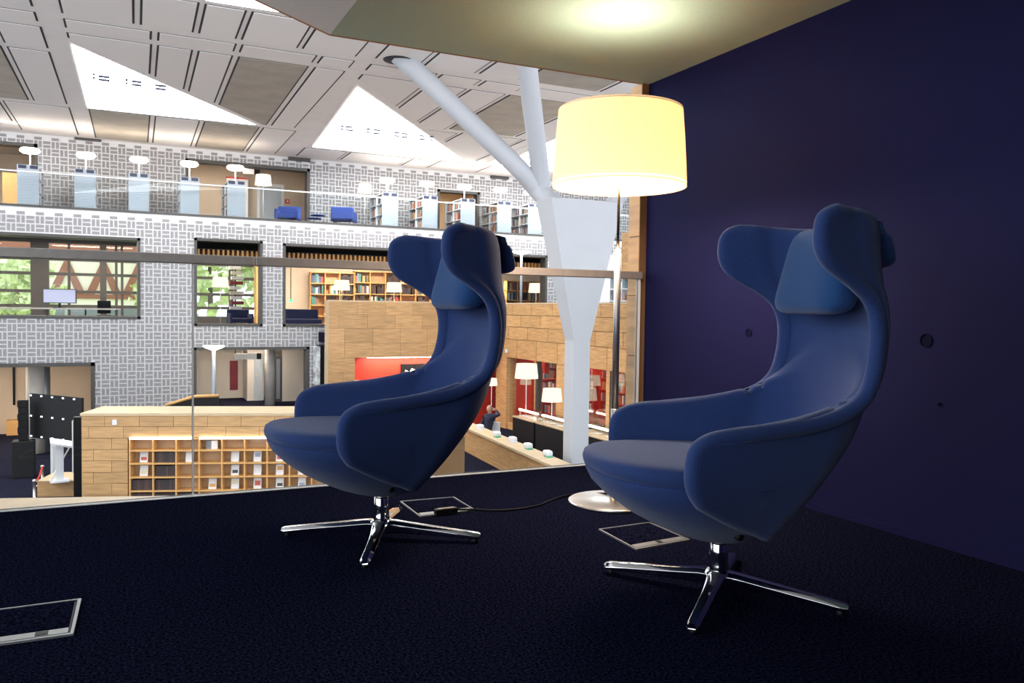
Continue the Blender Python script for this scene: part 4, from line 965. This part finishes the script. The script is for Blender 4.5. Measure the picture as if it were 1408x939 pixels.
# ================================================================== OAK WALL WITH CUBBY SHELVES
RZ = math.radians(-19); wu = Vector((math.cos(RZ), math.sin(RZ), 0)); wn_ = Vector((-wu.y, wu.x, 0))
pt = PD(250, 568, 19.0); WT = PP(250, 568, pt, wn_).z
org = PP(112, 620, pt, wn_); org.z = 0
def wl(px, py): p = PP(px, py, pt, wn_) - org; return p.dot(wu), p.z
wlen = wl(640, 620)[0]
ow = struct(MB().box(0, wlen, .34, 1.35, Z1, WT - .06).build('wall_oak', M['joint'])); ow.location = org; ow.rotation_euler = (0, 0, RZ)
MB().box(-.02, wlen, -.02, 1.37, WT - .06, WT).build('cap', M['oak_cap'], ow)
zr = [wl(250, y)[1] for y in (570.5, 586.5, 602)]; sx0 = wl(177, 640)[0]; zlow = [zr[2]]
while zlow[-1] > Z1: zlow.append(max(Z1, zlow[-1] - (zr[1] - zr[2])))
def boards(parent, x0, x1, z0, z1, y0, y1, wid, off, m='oak'):
    x = x0 - off
    while x < x1 - .02:
        a, b = max(x, x0), min(x + wid, x1)
        if b - a > .03: MB().box(a + .004, b - .004, y0, y1, z0 + .004, z1 - .004).build('oak_board', M[m], parent)
        x += wid
bw_ = wl(250, 600)[0] - wl(203, 600)[0]
for j in range(2): boards(ow, 0, wlen, zr[j + 1], zr[j], 0, .335, bw_, [.25, .6][j])
for j in range(len(zlow) - 1): boards(ow, 0, sx0 - .02, zlow[j + 1], zlow[j], 0, .335, bw_, [.1, .5][j % 2])
MB().box(wl(158, 580)[0] - .05, wl(158, 580)[0] + .05, -.03, 0, wl(158, 584)[1], wl(158, 577)[1]).build('switch_plate', M['white'], ow)
cs = thing('cubby_shelf', 'oak cubby shelf built into the low oak wall', 'bookshelf', (org.x, org.y, 0), RZ)
pit = (wl(428.5, 640)[0] - wl(178.3, 640)[0]) / 8; cx0 = wl(178.3, 640)[0]; NC = 13
rz_ = [wl(300, y)[1] for y in (603, 619.3, 637, 655.7, 674.5, 693, 711)]
MB().box(cx0, cx0 + NC * pit, .30, .335, rz_[-1], rz_[0]).build('back', M['shelf_back'], cs)
for i in range(NC + 1): MB().box(cx0 + i * pit - .016, cx0 + i * pit + .016, 0, .30, rz_[-1], rz_[0]).build('upright', M['shelf_oak'], cs)
for j, z in enumerate(rz_): MB().box(cx0 - .016, cx0 + NC * pit + .016, -.008, .30, z - .016, z + .016).build('shelf_board', M['shelf_oak'], cs)
for a, b in ((179, 265), (275, 360), (360, 440)): MB().box(wl(a, 603)[0], wl(b, 603)[0], -.06, -.008, rz_[0] - .005, rz_[0] + .04).build('light_bar', M['strip'], cs)
def cubby(i, j, dx_): p = org + wu * (cx0 + (i + dx_) * pit) ; return p, rz_[j + 1] + .016
ordn = ['first', 'second', 'third', 'fourth', 'fifth', 'sixth', 'seventh', 'eighth', 'ninth', 'tenth', 'eleventh', 'twelfth', 'thirteenth']
for (i, j) in ((1, 1), (1, 2), (0, 3), (1, 3), (0, 4), (1, 4), (2, 4)):
    x = .07; kb = 0
    while x < .90:
        p, z = cubby(i, j, x); q = p + wn_ * .16
        book(q.x, q.y, z, .040, .24 if x < .7 else .25, .2, random.choice(DARKBOOK), '%s dark volume from the left, %s cubby of the %s row of the cubby shelf' % (ordn[kb], ordn[i], ordn[j]), 'dark volumes in the cubby shelf', RZ); x += .083; kb += 1
cover = [mat('cover_%d' % k, c, .5) for k, c in enumerate([(.7, .35, .08), (.05, .06, .07), (.55, .1, .07), (.25, .4, .3), (.72, .66, .4), (.35, .38, .5)])]
for k, (i, j, lb, c) in enumerate(((0, 1, 'white booklet with small picture, upper left cubby', 2), (0, 2, 'cream booklet facing out in the cubby below the white one', 4), (2, 1, 'plain white booklet beside the dark volumes', None), (4, 1, 'white booklet in the fifth cubby of the second row', None), (5, 1, 'pale booklet in the sixth cubby of the second row', 5), (6, 1, 'white booklet with red line near the blue seat', 2), (4, 2, 'booklet with dark green cover facing out in the third row', 1), (5, 2, 'white booklet facing out in the third row of cubbies', None), (6, 2, 'booklet with orange cover facing out in the third row', 0), (7, 2, 'white booklet with orange foot beside the blue seat edge', 0), (3, 3, 'magazine with yellow and black picture, fourth row', 0), (4, 3, 'cream magazine with yellow foot, fourth row', 4), (5, 3, 'magazine with red head, fourth row', 2), (6, 3, 'black and white magazine, fourth row', 1), (7, 3, 'pale violet booklet at the end of the fourth row', 5))):
    p, z = cubby(i, j, .53); q = p + wn_ * .17
    t = thing('booklet', lb, 'booklet', (q.x, q.y, z), RZ, 'booklets facing out of the cubby shelf')
    MB().extr([(-.09, -.06, 0), (.09, -.06, 0), (.09, .0, .24), (-.09, .0, .24)], (0, .012, .002)).build('cover', M['paper'], t)
    if c is not None:
        y0, y1 = random.choice(((.2, .5), (.45, .8), (.3, .75)))
        MB().extr([(-.06, -.064 + .06 * y0, .24 * y0), (.065, -.064 + .06 * y0, .24 * y0), (.065, -.064 + .06 * y1, .24 * y1), (-.06, -.064 + .06 * y1, .24 * y1)], (0, .003, 0)).build('cover_picture', cover[c], t)
p, z = cubby(3, 0, .50); q = p + wn_ * .12; z += .002; t = thing('open_book', 'grey and white book standing open in the top row of cubbies', 'book', (q.x, q.y, z), RZ)
MB().extr([(-.13, .0, 0), (.0, -.05, 0), (.0, -.05, .2), (-.13, 0, .2)], (0, .02, 0)).build('cover', M['pole'], t); MB().extr([(.005, -.05, 0), (.14, -.02, 0), (.14, -.02, .2), (.005, -.05, .2)], (0, .02, 0)).build('pages', M['paper'], t)
# sloping balustrade end behind the oak wall
a, b_, c, e = PD(228, 557, 23), PD(268, 545, 23), PD(300, 544, 23), PD(300, 575, 23)
sb = struct(MB().extr([PD(228, 575, 23), e, c, b_, a], wn_ * .12).build('trim_9', M['charcoal']))
MB().tube([a, b_, c], .05, 6).build('cap', M['shelf_oak'], sb)

# ================================================================== OAK BALCONY, RED ROOMS
YO1 = 28.5; XO = PY(451, 450, YO1).x; XC = PY(691, 450, YO1).x; ZO = PY(520, 413.5, YO1).z; ZF = -3.6
zrow = [PY(520, y, YO1).z for y in (413.5, 432.7, 451.5, 471.5, 491.5)]; rh = zrow[3] - zrow[4]
xh = PY(488, 510, YO1).x
of = struct(MB().box(XO + .02, XC + .3, YO1 + .02, YO1 + .5, zrow[4], ZO - .02).box(XO + .02, xh, YO1 + .02, YO1 + .5, ZF, zrow[4]).build('wall_balcony_front', M['joint']))
MB().box(XO, XC, YO1 - .01, YO1 + .52, ZO - .05, ZO).build('cap', M['oak_cap'], of); MB().box(XO, XO + .02, YO1 + .0, YO1 + .52, ZF, ZO - .05).build('end_board', M['oak_cap'], of)
pw_ = PY(546, 470, YO1).x - PY(508, 470, YO1).x
for j in range(4): boards(of, XO + .02, XC, zrow[j + 1], zrow[j] - (.05 if j == 0 else 0), YO1 - .012, YO1 + .02, pw_, [.0, .65, .45, .45][j] * pw_)
z = zrow[4]; j = 0
while z > ZF: boards(of, XO + .02, xh, max(ZF, z - rh), z, YO1 - .012, YO1 + .02, pw_, [.0, .5][j % 2] * pw_); z -= rh; j += 1
struct(MB().box(XO, XC + 6, YO1 + .5, YW + .02, -.35, 0).build('floor_balcony', M['far_carpet']))
# side of the balcony, running towards the lounge
zsb = [PX(700, y, XC).z for y in (416.5, 433, 449, 466, 491.5)]; YS = 15.5
os_ = struct(MB().box(XC + .02, XC + .4, YS, YO1 + .02, zsb[4], zsb[0] - .02).build('wall_balcony_side', M['joint']))
MB().box(XC - .01, XC + .42, YS, YO1, zsb[0] - .05, zsb[0]).build('cap', M['oak_cap'], os_)
for j in range(4):
    y = YS - [.3, 1.0, .0, .7][j]
    while y < YO1:
        a, b = max(y, YS), min(y + 1.55, YO1)
        if b - a > .05: MB().box(XC - .012, XC + .02, a + .012, b - .012, zsb[j + 1] + .010, zsb[j] - (.05 if j == 0 else 0) - .010).build('oak_board', M['oak'], os_)
        y += 1.55
struct(MB().box(XC + .4, XC + 8, YS, YO1 + .5, -.35, 0).build('floor_balcony_side', M['far_carpet']))
q = PX(694.5, 437, XC); 
t = tag(MB().obox(PX(694, 440, XC) + Vector((-.1, 0, 0)), (0, .12, 0), (.06, 0, 0), (.0, -.08, .55)).build('ventilation_slot', M['white_metal']), 'white slanted rail fixed to the oak balcony corner', 'rail')
tag(MB().box(XC - .09, XC - .02, YO1 - .6, YO1 - .45, PX(692, 484, XC).z, PX(692, 479, XC).z).build('wall_light', M['paper']), 'small white box on the oak balcony corner', 'box')
# upper oak block and white shelf room at the right
q0 = PX(857, 345, XC + .8); q1 = PX(884, 345, XC + .8)
ub = struct(MB().box(XC + .82, XC + 1.4, q1.y - 2.5, q0.y + .1, PX(870, 373, XC + .8).z, PX(870, 318, XC + .8).z).build('wall_upper_oak', M['joint'])); zu0, zu1 = PX(870, 373, XC + .8).z, PX(870, 318, XC + .8).z
for j in range(4):
    y = q1.y - 2.5 - [0, .6][j % 2]
    while y < q0.y + .1:
        a, b = max(y, q1.y - 2.5), min(y + 1.2, q0.y + .1); MB().box(XC + .8, XC + .82, a + .004, b - .004, zu0 + (zu1 - zu0) * j / 4 + .004, zu0 + (zu1 - zu0) * (j + 1) / 4 - .004).build('oak_board', M['oak'], ub); y += 1.2
struct(MB().box(XC + 3.2, XC + 3.3, YS, 27, 0, 3).build('wall_white_room', M['white']))
ws = thing('white_shelf', 'white wall shelf with books behind the lamp pole, middle floor', 'bookshelf', (XC + 2.9, PX(872, 400, XC + 2.9).y, 0))
MB().box(.0, .3, -1.6, 1.6, .0, .04).build('shelf_board', M['white'], ws)
for k in range(1, 6): MB().box(0, .3, -1.6, 1.6, k * .42, k * .42 + .03).build('shelf_board', M['white'], ws)
for k in range(5): MB().box(0, .3, -1.6 + k * .79, -1.57 + k * .79, .04, 2.1).build('upright', M['white'], ws)
for r in range(2, 5):
    for k in range(4):
        y = -1.5 + k * .79
        while y < -.95 + k * .79:
            if random.random() < .7: gbook(XC + 2.95, XC + 3.15, ws.location.y + y, ws.location.y + y + .06, r * .42 + .035, r * .42 + random.uniform(.25, .36))
            y += .065
# lower terrace floor, red room below the balcony
struct(MB().box(8.6, XC + 9, 12, YW, ZF - .3, ZF).build('floor_terrace', M['far_carpet']))
rw = struct(MB().box(xh, XC + .3, YO1 + 1.3, YW, ZF, zrow[4]).build('wall_red', M['red']))
struct(MB().box(xh - .02, xh, YO1 + .5, YO1 + 1.3, ZF, zrow[4]).build('wall_red_end', M['oak']))
x0, x1, z0, z1 = rectY(551, 500, 596, 524, YO1 + 1.25); t = thing('painting', 'black painting with pale shape on the red wall', 'painting', ((x0 + x1) / 2, YO1 + 1.255, (z0 + z1) / 2)); hw, hz = (x1 - x0) / 2, (z1 - z0) / 2
MB().box(-hw, hw, -.04, .03, -hz, hz).build('canvas', M['black'], t); MB().extr([(-hw * .8, -.045, -hz * .8), (-hw * .2, -.045, -hz * .9), (hw * .1, -.045, .0), (-hw * .1, -.045, hz * .3), (-hw * .35, -.045, hz * .5), (-hw * .5, -.045, hz * .1), (-hw * .75, -.045, hz * .35)], (0, .004, 0)).build('pale_shape', M['paper'], t)
small_floor_lamp(496, 532, YO1 + .6, ZF, .36, 'glowing floor lamp at the left end of the red wall'); small_floor_lamp(528, 531, YO1 + .9, ZF, .33, 'glowing floor lamp before the middle of the red wall')
small_floor_lamp(676, 525, YO1 - .4, ZF, .22, 'cream-shaded floor lamp beside the seated person, red wall behind')
# corner post, glazed front and red library room
struct(MB().box(XC - .02, XC + .4, YO1 - .45, YO1 + .5, ZF, zsb[4]).build('trim_10', M['oak']))
def sidepost(px, w_, m, px2=None):
    q = PX(px, 540, XC); struct(MB().box(XC + .03, XC + .25, q.y - w_, q.y + w_, ZF, zsb[4]).build('trim_11', M[m]))
for px, w_, m in ((734, .05, 'oak'), (736.5, .06, 'dark_frame'), (771, .38, 'oak'), (835, .12, 'oak'), (839, .08, 'dark_frame'), (905, .2, 'oak')): sidepost(px, w_, m)
struct(MB().box(XC + .05, XC + .2, YS, YO1, ZF, ZF + .25).build('trim_12', M['oak']))
wd = struct(MB().box(XC + .1, XC + .11, YS, YO1 - .5, ZF + .25, zsb[4]).build('window_5', M['pane']))
XR = XC + 4.2
struct(MB().box(XR, XR + .1, YS, YO1 + .5, ZF, zsb[4]).build('wall_red_library', M['red'])); struct(MB().box(XC + .4, XR, YO1 - .4, YO1 - .3, ZF, zsb[4]).build('wall_red_library_end', M['red']))
struct(MB().box(XC + .4, XR, YS, YO1, zsb[4], zsb[4] + .1).build('ceiling_red_library', M['oak_cap']))
for k, (ya, yb_) in enumerate(((24.0, 27.6), (20.2, 23.6), (16.2, 19.8))):
    t = thing('red_bookshelf', 'red bookshelf in the glazed library room, ' + ['nearest to the seated person', 'behind the column shaft', 'behind the lamp pole'][k], 'bookshelf', (XR - .4, ya, ZF), 0, 'red bookshelves of the lower library')
    Ls = yb_ - ya; MB().box(.34, .38, 0, Ls, 0, 2.9).build('back', M['dark_red'], t)
    for r in range(7): MB().box(0, .36, 0, Ls, .1 + r * .44, .13 + r * .44).build('shelf_board', M['red'], t)
    for c in range(4): MB().box(0, .36, c * (Ls - .04) / 3, c * (Ls - .04) / 3 + .04, 0, 2.9).build('upright', M['red'], t)
    for r in range(1, 6):
        y = ya + .08
        while y < yb_ - .1:
            tt = random.uniform(.05, .1)
            if random.random() < .62: gbook(XR - .36, XR - .1, y, y + tt, ZF + .132 + r * .44, ZF + .132 + r * .44 + random.uniform(.25, .36))
            y += tt + .005
t = thing('red_bookshelf', 'red bookshelf on the end wall of the glazed library, behind the nearer lamp', 'bookshelf', (XC + 1.25, YO1 - .85, ZF), 0, 'red bookshelves of the lower library')
Ls = XR - XC - 1.8
MB().box(0, Ls, .38, .42, 0, 2.9).build('back', M['dark_red'], t)
for r in range(7): MB().box(0, Ls, 0, .38, .1 + r * .44, .13 + r * .44).build('shelf_board', M['red'], t)
for c in range(4): MB().box(c * (Ls - .04) / 3, c * (Ls - .04) / 3 + .04, 0, .38, 0, 2.9).build('upright', M['red'], t)
for r in range(1, 6):
    x = XC + 1.32
    while x < XC + 1.2 + Ls - .1:
        tt = random.uniform(.05, .1)
        if random.random() < .7: gbook(x, x + tt, YO1 - .83, YO1 - .58, ZF + .132 + r * .44, ZF + .132 + r * .44 + random.uniform(.25, .36))
        x += tt + .005
gb_ = gbooks.mesh('small_books')
for m_ in BOOK: gb_.materials.append(m_)
for p_ in gb_.polygons: p_.material_index = gmats[p_.index // 6]
gbo = bpy.data.objects.new('small_books', gb_); col.objects.link(gbo); tag(gbo, 'many small books standing in the distant shelves', 'books', kind='stuff')
small_floor_lamp(724, 510, 24.8, ZF, .40, 'cream-shaded floor lamp behind the glass of the red library'); 
q = PX(759, 545, XC - .55); small_floor_lamp(759, 543, q.y, ZF, .34, 'cream-shaded floor lamp before the glass of the red library')
for k, y in enumerate((25.5, 21.5, 17.5)): fill_lum(XC + 2.2, y, zsb[4], .25, .9, ['ceiling luminaire of the red library above the first shelf', 'ceiling luminaire of the red library behind the column', 'ceiling luminaire of the red library behind the lamp pole'][k])
fill_lum((xh + XC) / 2 - .6, YO1 + .9, zrow[4], 1.6, .15, 'ceiling luminaire washing the red wall')
q = PX(748, 505, XC + .8); tag(MB().box(XC + .7, XC + .76, q.y - .5, q.y + .5, PX(748, 513, XC + .7).z, PX(748, 499, XC + .7).z).box(XC + .71, XC + .75, q.y - .01, q.y + .01, PX(748, 499, XC + .7).z, zsb[4]).build('hanging_banner', M['red']), 'red hanging banner inside the glazed library', 'banner')
# display cases
def case(pxa, pya, pxb, pyb, label):
    a, b = PZ(pxa, pya, ZF), PZ(pxb, pyb, ZF); xx = (a.x + b.x) / 2; y0, y1 = min(a.y, b.y), max(a.y, b.y)
    t = thing('display_case', label, 'display case', (xx, (y0 + y1) / 2, ZF), 0, 'charcoal display cases'); h = (y1 - y0) / 2 - .02
    MB().box(0, .7, -h, h, 0, .86).build('body', M['charcoal'], t); MB().box(-.02, .72, -h, h, .86, .90).build('top', M['oak_cap'], t)
    MB().box(.0, .012, -h + .05, h - .05, .90, 1.15).box(.58, .592, -h + .05, h - .05, .90, 1.15).build('glass_guard', M['pane'], t)
    for k in range(4):
        yy = -h + .25 + k * (2 * h - .5) / 3; MB().obox((.3, yy, .915), (.14, .03, 0), (-.03, .13, 0), (0, 0, .014)).build('open_page', M['paper'], t)
    lt = MB().tube([(.2, -h + .1, 1.12), (.2, h - .1, 1.12)], .035, 10).build('light_tube', M['tube'], t)
    for s in (-1, 1): MB().box(.18, .22, s * (h - .15) - .015, s * (h - .15) + .015, .90, 1.10).build('tube_holder', M['steel'], lt)
case(703, 607.5, 735, 617.5, 'charcoal display case with lit tube nearest to the seated person'); case(735.5, 618, 776, 632, 'charcoal display case directly left of the white column'); case(787, 632, 850, 655, 'charcoal display case right of the white column')
# parapet of the terrace with small white boxes
a, b_ = PZ(630, 580, -2.78), PZ(775, 643, -2.78); dv = (b_ - a); dv.z = 0; Lp = dv.length + 3; ar = math.atan2(dv.y, dv.x)
pp = struct(MB().box(-1.5, Lp, -.02, .32, ZF - .6, -2.84).build('wall_parapet', M['joint'])); pp.location = (a.x, a.y, 0); pp.rotation_euler = (0, 0, ar)
MB().box(-1.5, Lp, -.16, .38, -2.84, -2.78).build('cap', M['oak_cap'], pp); MB().box(-1.5, Lp, -.85, -.02, -3.95, -3.88).build('ledge', M['oak_cap'], pp)
for j in range(2): boards(pp, -1.5, Lp, -3.40 - j * .5, -2.85 - j * .55, -.035, -.02, 1.3, [.2, .8][j])
for k, (px, py) in enumerate(((660, 590), (683, 600), (705, 607.5), (726, 616.5), (753, 627))):
    q = PZ(px, py, -2.78) ; t = thing('white_box', 'small white rounded box on the oak terrace parapet, ' + ['beside the seated person', 'second from the seated person', 'in the middle of the five', 'second from the white column', 'closest to the white column'][k], 'box', (q.x, q.y, -2.78), ar, 'white boxes on the terrace parapet')
    MB().ball((0, 0, .075), .15, .10, .075, 16, 10, .5).build('body', M['white'], t); MB().box(.02, .22, -.1, .06, .0, .03).build('green_base', M['green_plastic'] if k in (1, 3, 4) else M['white'], t)

# ---- seated person with a hand behind the head
hp = PD(671, 566, 27.0); base = Vector((hp.x, hp.y, ZF))
pr = thing('person', 'person in dark sweater seated with one hand behind the head', 'person', base, math.radians(200))
def skin(name, vs, es, rs, m, parent, lev=2):
    me = bpy.data.meshes.new(name); me.from_pydata(vs, es, []); o = bpy.data.objects.new(name, me); col.objects.link(o); o.parent = parent; me.materials.append(m)
    md = o.modifiers.new('skin', 'SKIN'); 
    for v_, r in zip(me.skin_vertices[0].data, rs): v_.radius = r if isinstance(r, tuple) else (r, r)
    me.skin_vertices[0].data[0].use_root = True
    md.use_smooth_shade = True; s_ = o.modifiers.new('sub', 'SUBSURF'); s_.levels = lev; s_.render_levels = lev; return o
# local: x forward, y left, z up
vs = [(0, 0, .52), (-.03, 0, .68), (-.07, 0, .86), (-.09, 0, 1.0), (-.08, 0, 1.09),            # pelvis, spine, neck base
      (-.09, .19, 1.01), (-.13, .42, 1.08), (-.16, .20, 1.21),                                   # left arm raised to the head
      (-.08, -.19, 1.0), (.02, -.25, .74), (.25, -.18, .66),                                     # right arm on the lap
      (.08, .10, .50), (.46, .13, .50), (.48, .13, .10), (.60, .13, .05),
      (.08, -.10, .50), (.46, -.13, .50), (.48, -.13, .10), (.60, -.13, .05)]
es = [(0, 1), (1, 2), (2, 3), (3, 4), (3, 5), (5, 6), (6, 7), (3, 8), (8, 9), (9, 10), (0, 11), (11, 12), (12, 13), (13, 14), (0, 15), (15, 16), (16, 17), (17, 18)]
rs = [(.15, .17), (.13, .16), (.13, .18), (.10, .15), .055, .075, .055, .04, .075, .055, .04, .09, .07, .05, .04, .09, .07, .05, .04]
skin('body', vs, es, rs, M['sweater'], pr)
hd = MB(); hd.ball((-.05, 0, 1.235), .095, .078, .118, 18, 12); hd.ball((.05, 0, 1.225), .022, .014, .02, 8, 6); hd.ball((-.05, .078, 1.225), .018, .010, .028, 8, 6); hd.ball((-.05, -.078, 1.225), .018, .010, .028, 8, 6); hd.tube([(-.075, 0, 1.07), (-.06, 0, 1.15)], .05, 12); hd.build('head', M['skin'], pr)
hr_ = MB(); hr_.ball((-.068, 0, 1.262), .088, .083, .102, 16, 10); hr_.build('hair', M['hair'], pr)
hn = MB(); hn.ball((-.155, .15, 1.225), .025, .05, .04, 10, 8)
for k in range(4): hn.tube([(-.155 - .002 * k, .12, 1.20 + k * .02), (-.152, .06, 1.205 + k * .022), (-.145, .015 - .01 * (k % 2), 1.205 + k * .023)], .010, 6)
hn.tube([(-.14, .15, 1.20), (-.115, .11, 1.175)], .011, 6); hn.build('hand', M['skin'], pr)
h2 = MB(); h2.ball((.29, -.16, .655), .045, .035, .02, 10, 8)
for k in range(4): h2.tube([(.32, -.185 + k * .018, .655), (.36, -.18 + k * .018, .645), (.385, -.175 + k * .018, .625)], .009, 6)
h2.tube([(.28, -.13, .655), (.32, -.115, .65)], .01, 6); h2.build('hand', M['skin'], pr)
ch = thing('tub_chair', 'white-legged chair under the seated person', 'chair', base, math.radians(200))
MB().box(-.26, .22, -.26, .26, .33, .385).build('seat', M['white'], ch, .02); MB().box(-.33, -.28, -.25, .25, .42, .80).build('backrest', M['white'], ch, .015)
for sx in (-.22, .2):
    for sy in (-.22, .22): MB().tube([(sx, sy, .34), (sx * 1.2, sy * 1.1, 0)], .016, 8).build('leg', M['white'], ch)
# tall edge-on screen at the left end of the oak balcony
x0, x1, z0, z1 = rectY(435, 475, 447, 531, YO1 + .9); t = thing('edge_screen', 'tall dark screen seen edge-on beside the oak balcony end', 'screen', ((x0 + x1) / 2, YO1 + .9, ZF))
MB().box(-.02, (x1 - x0) / 2, 0, .6, z0 - ZF, z1 - ZF).build('casing', M['black'], t); MB().box(-(x1 - x0) / 2, -.02, .0, .6, z0 - ZF + .05, z1 - ZF - .05).build('picture', mat('pale_picture', (.6, .62, .64), .4, var=.9, scale=3), t); MB().box(-.05, .1, .2, .4, -.5, z0 - ZF).build('post', M['black'], t)
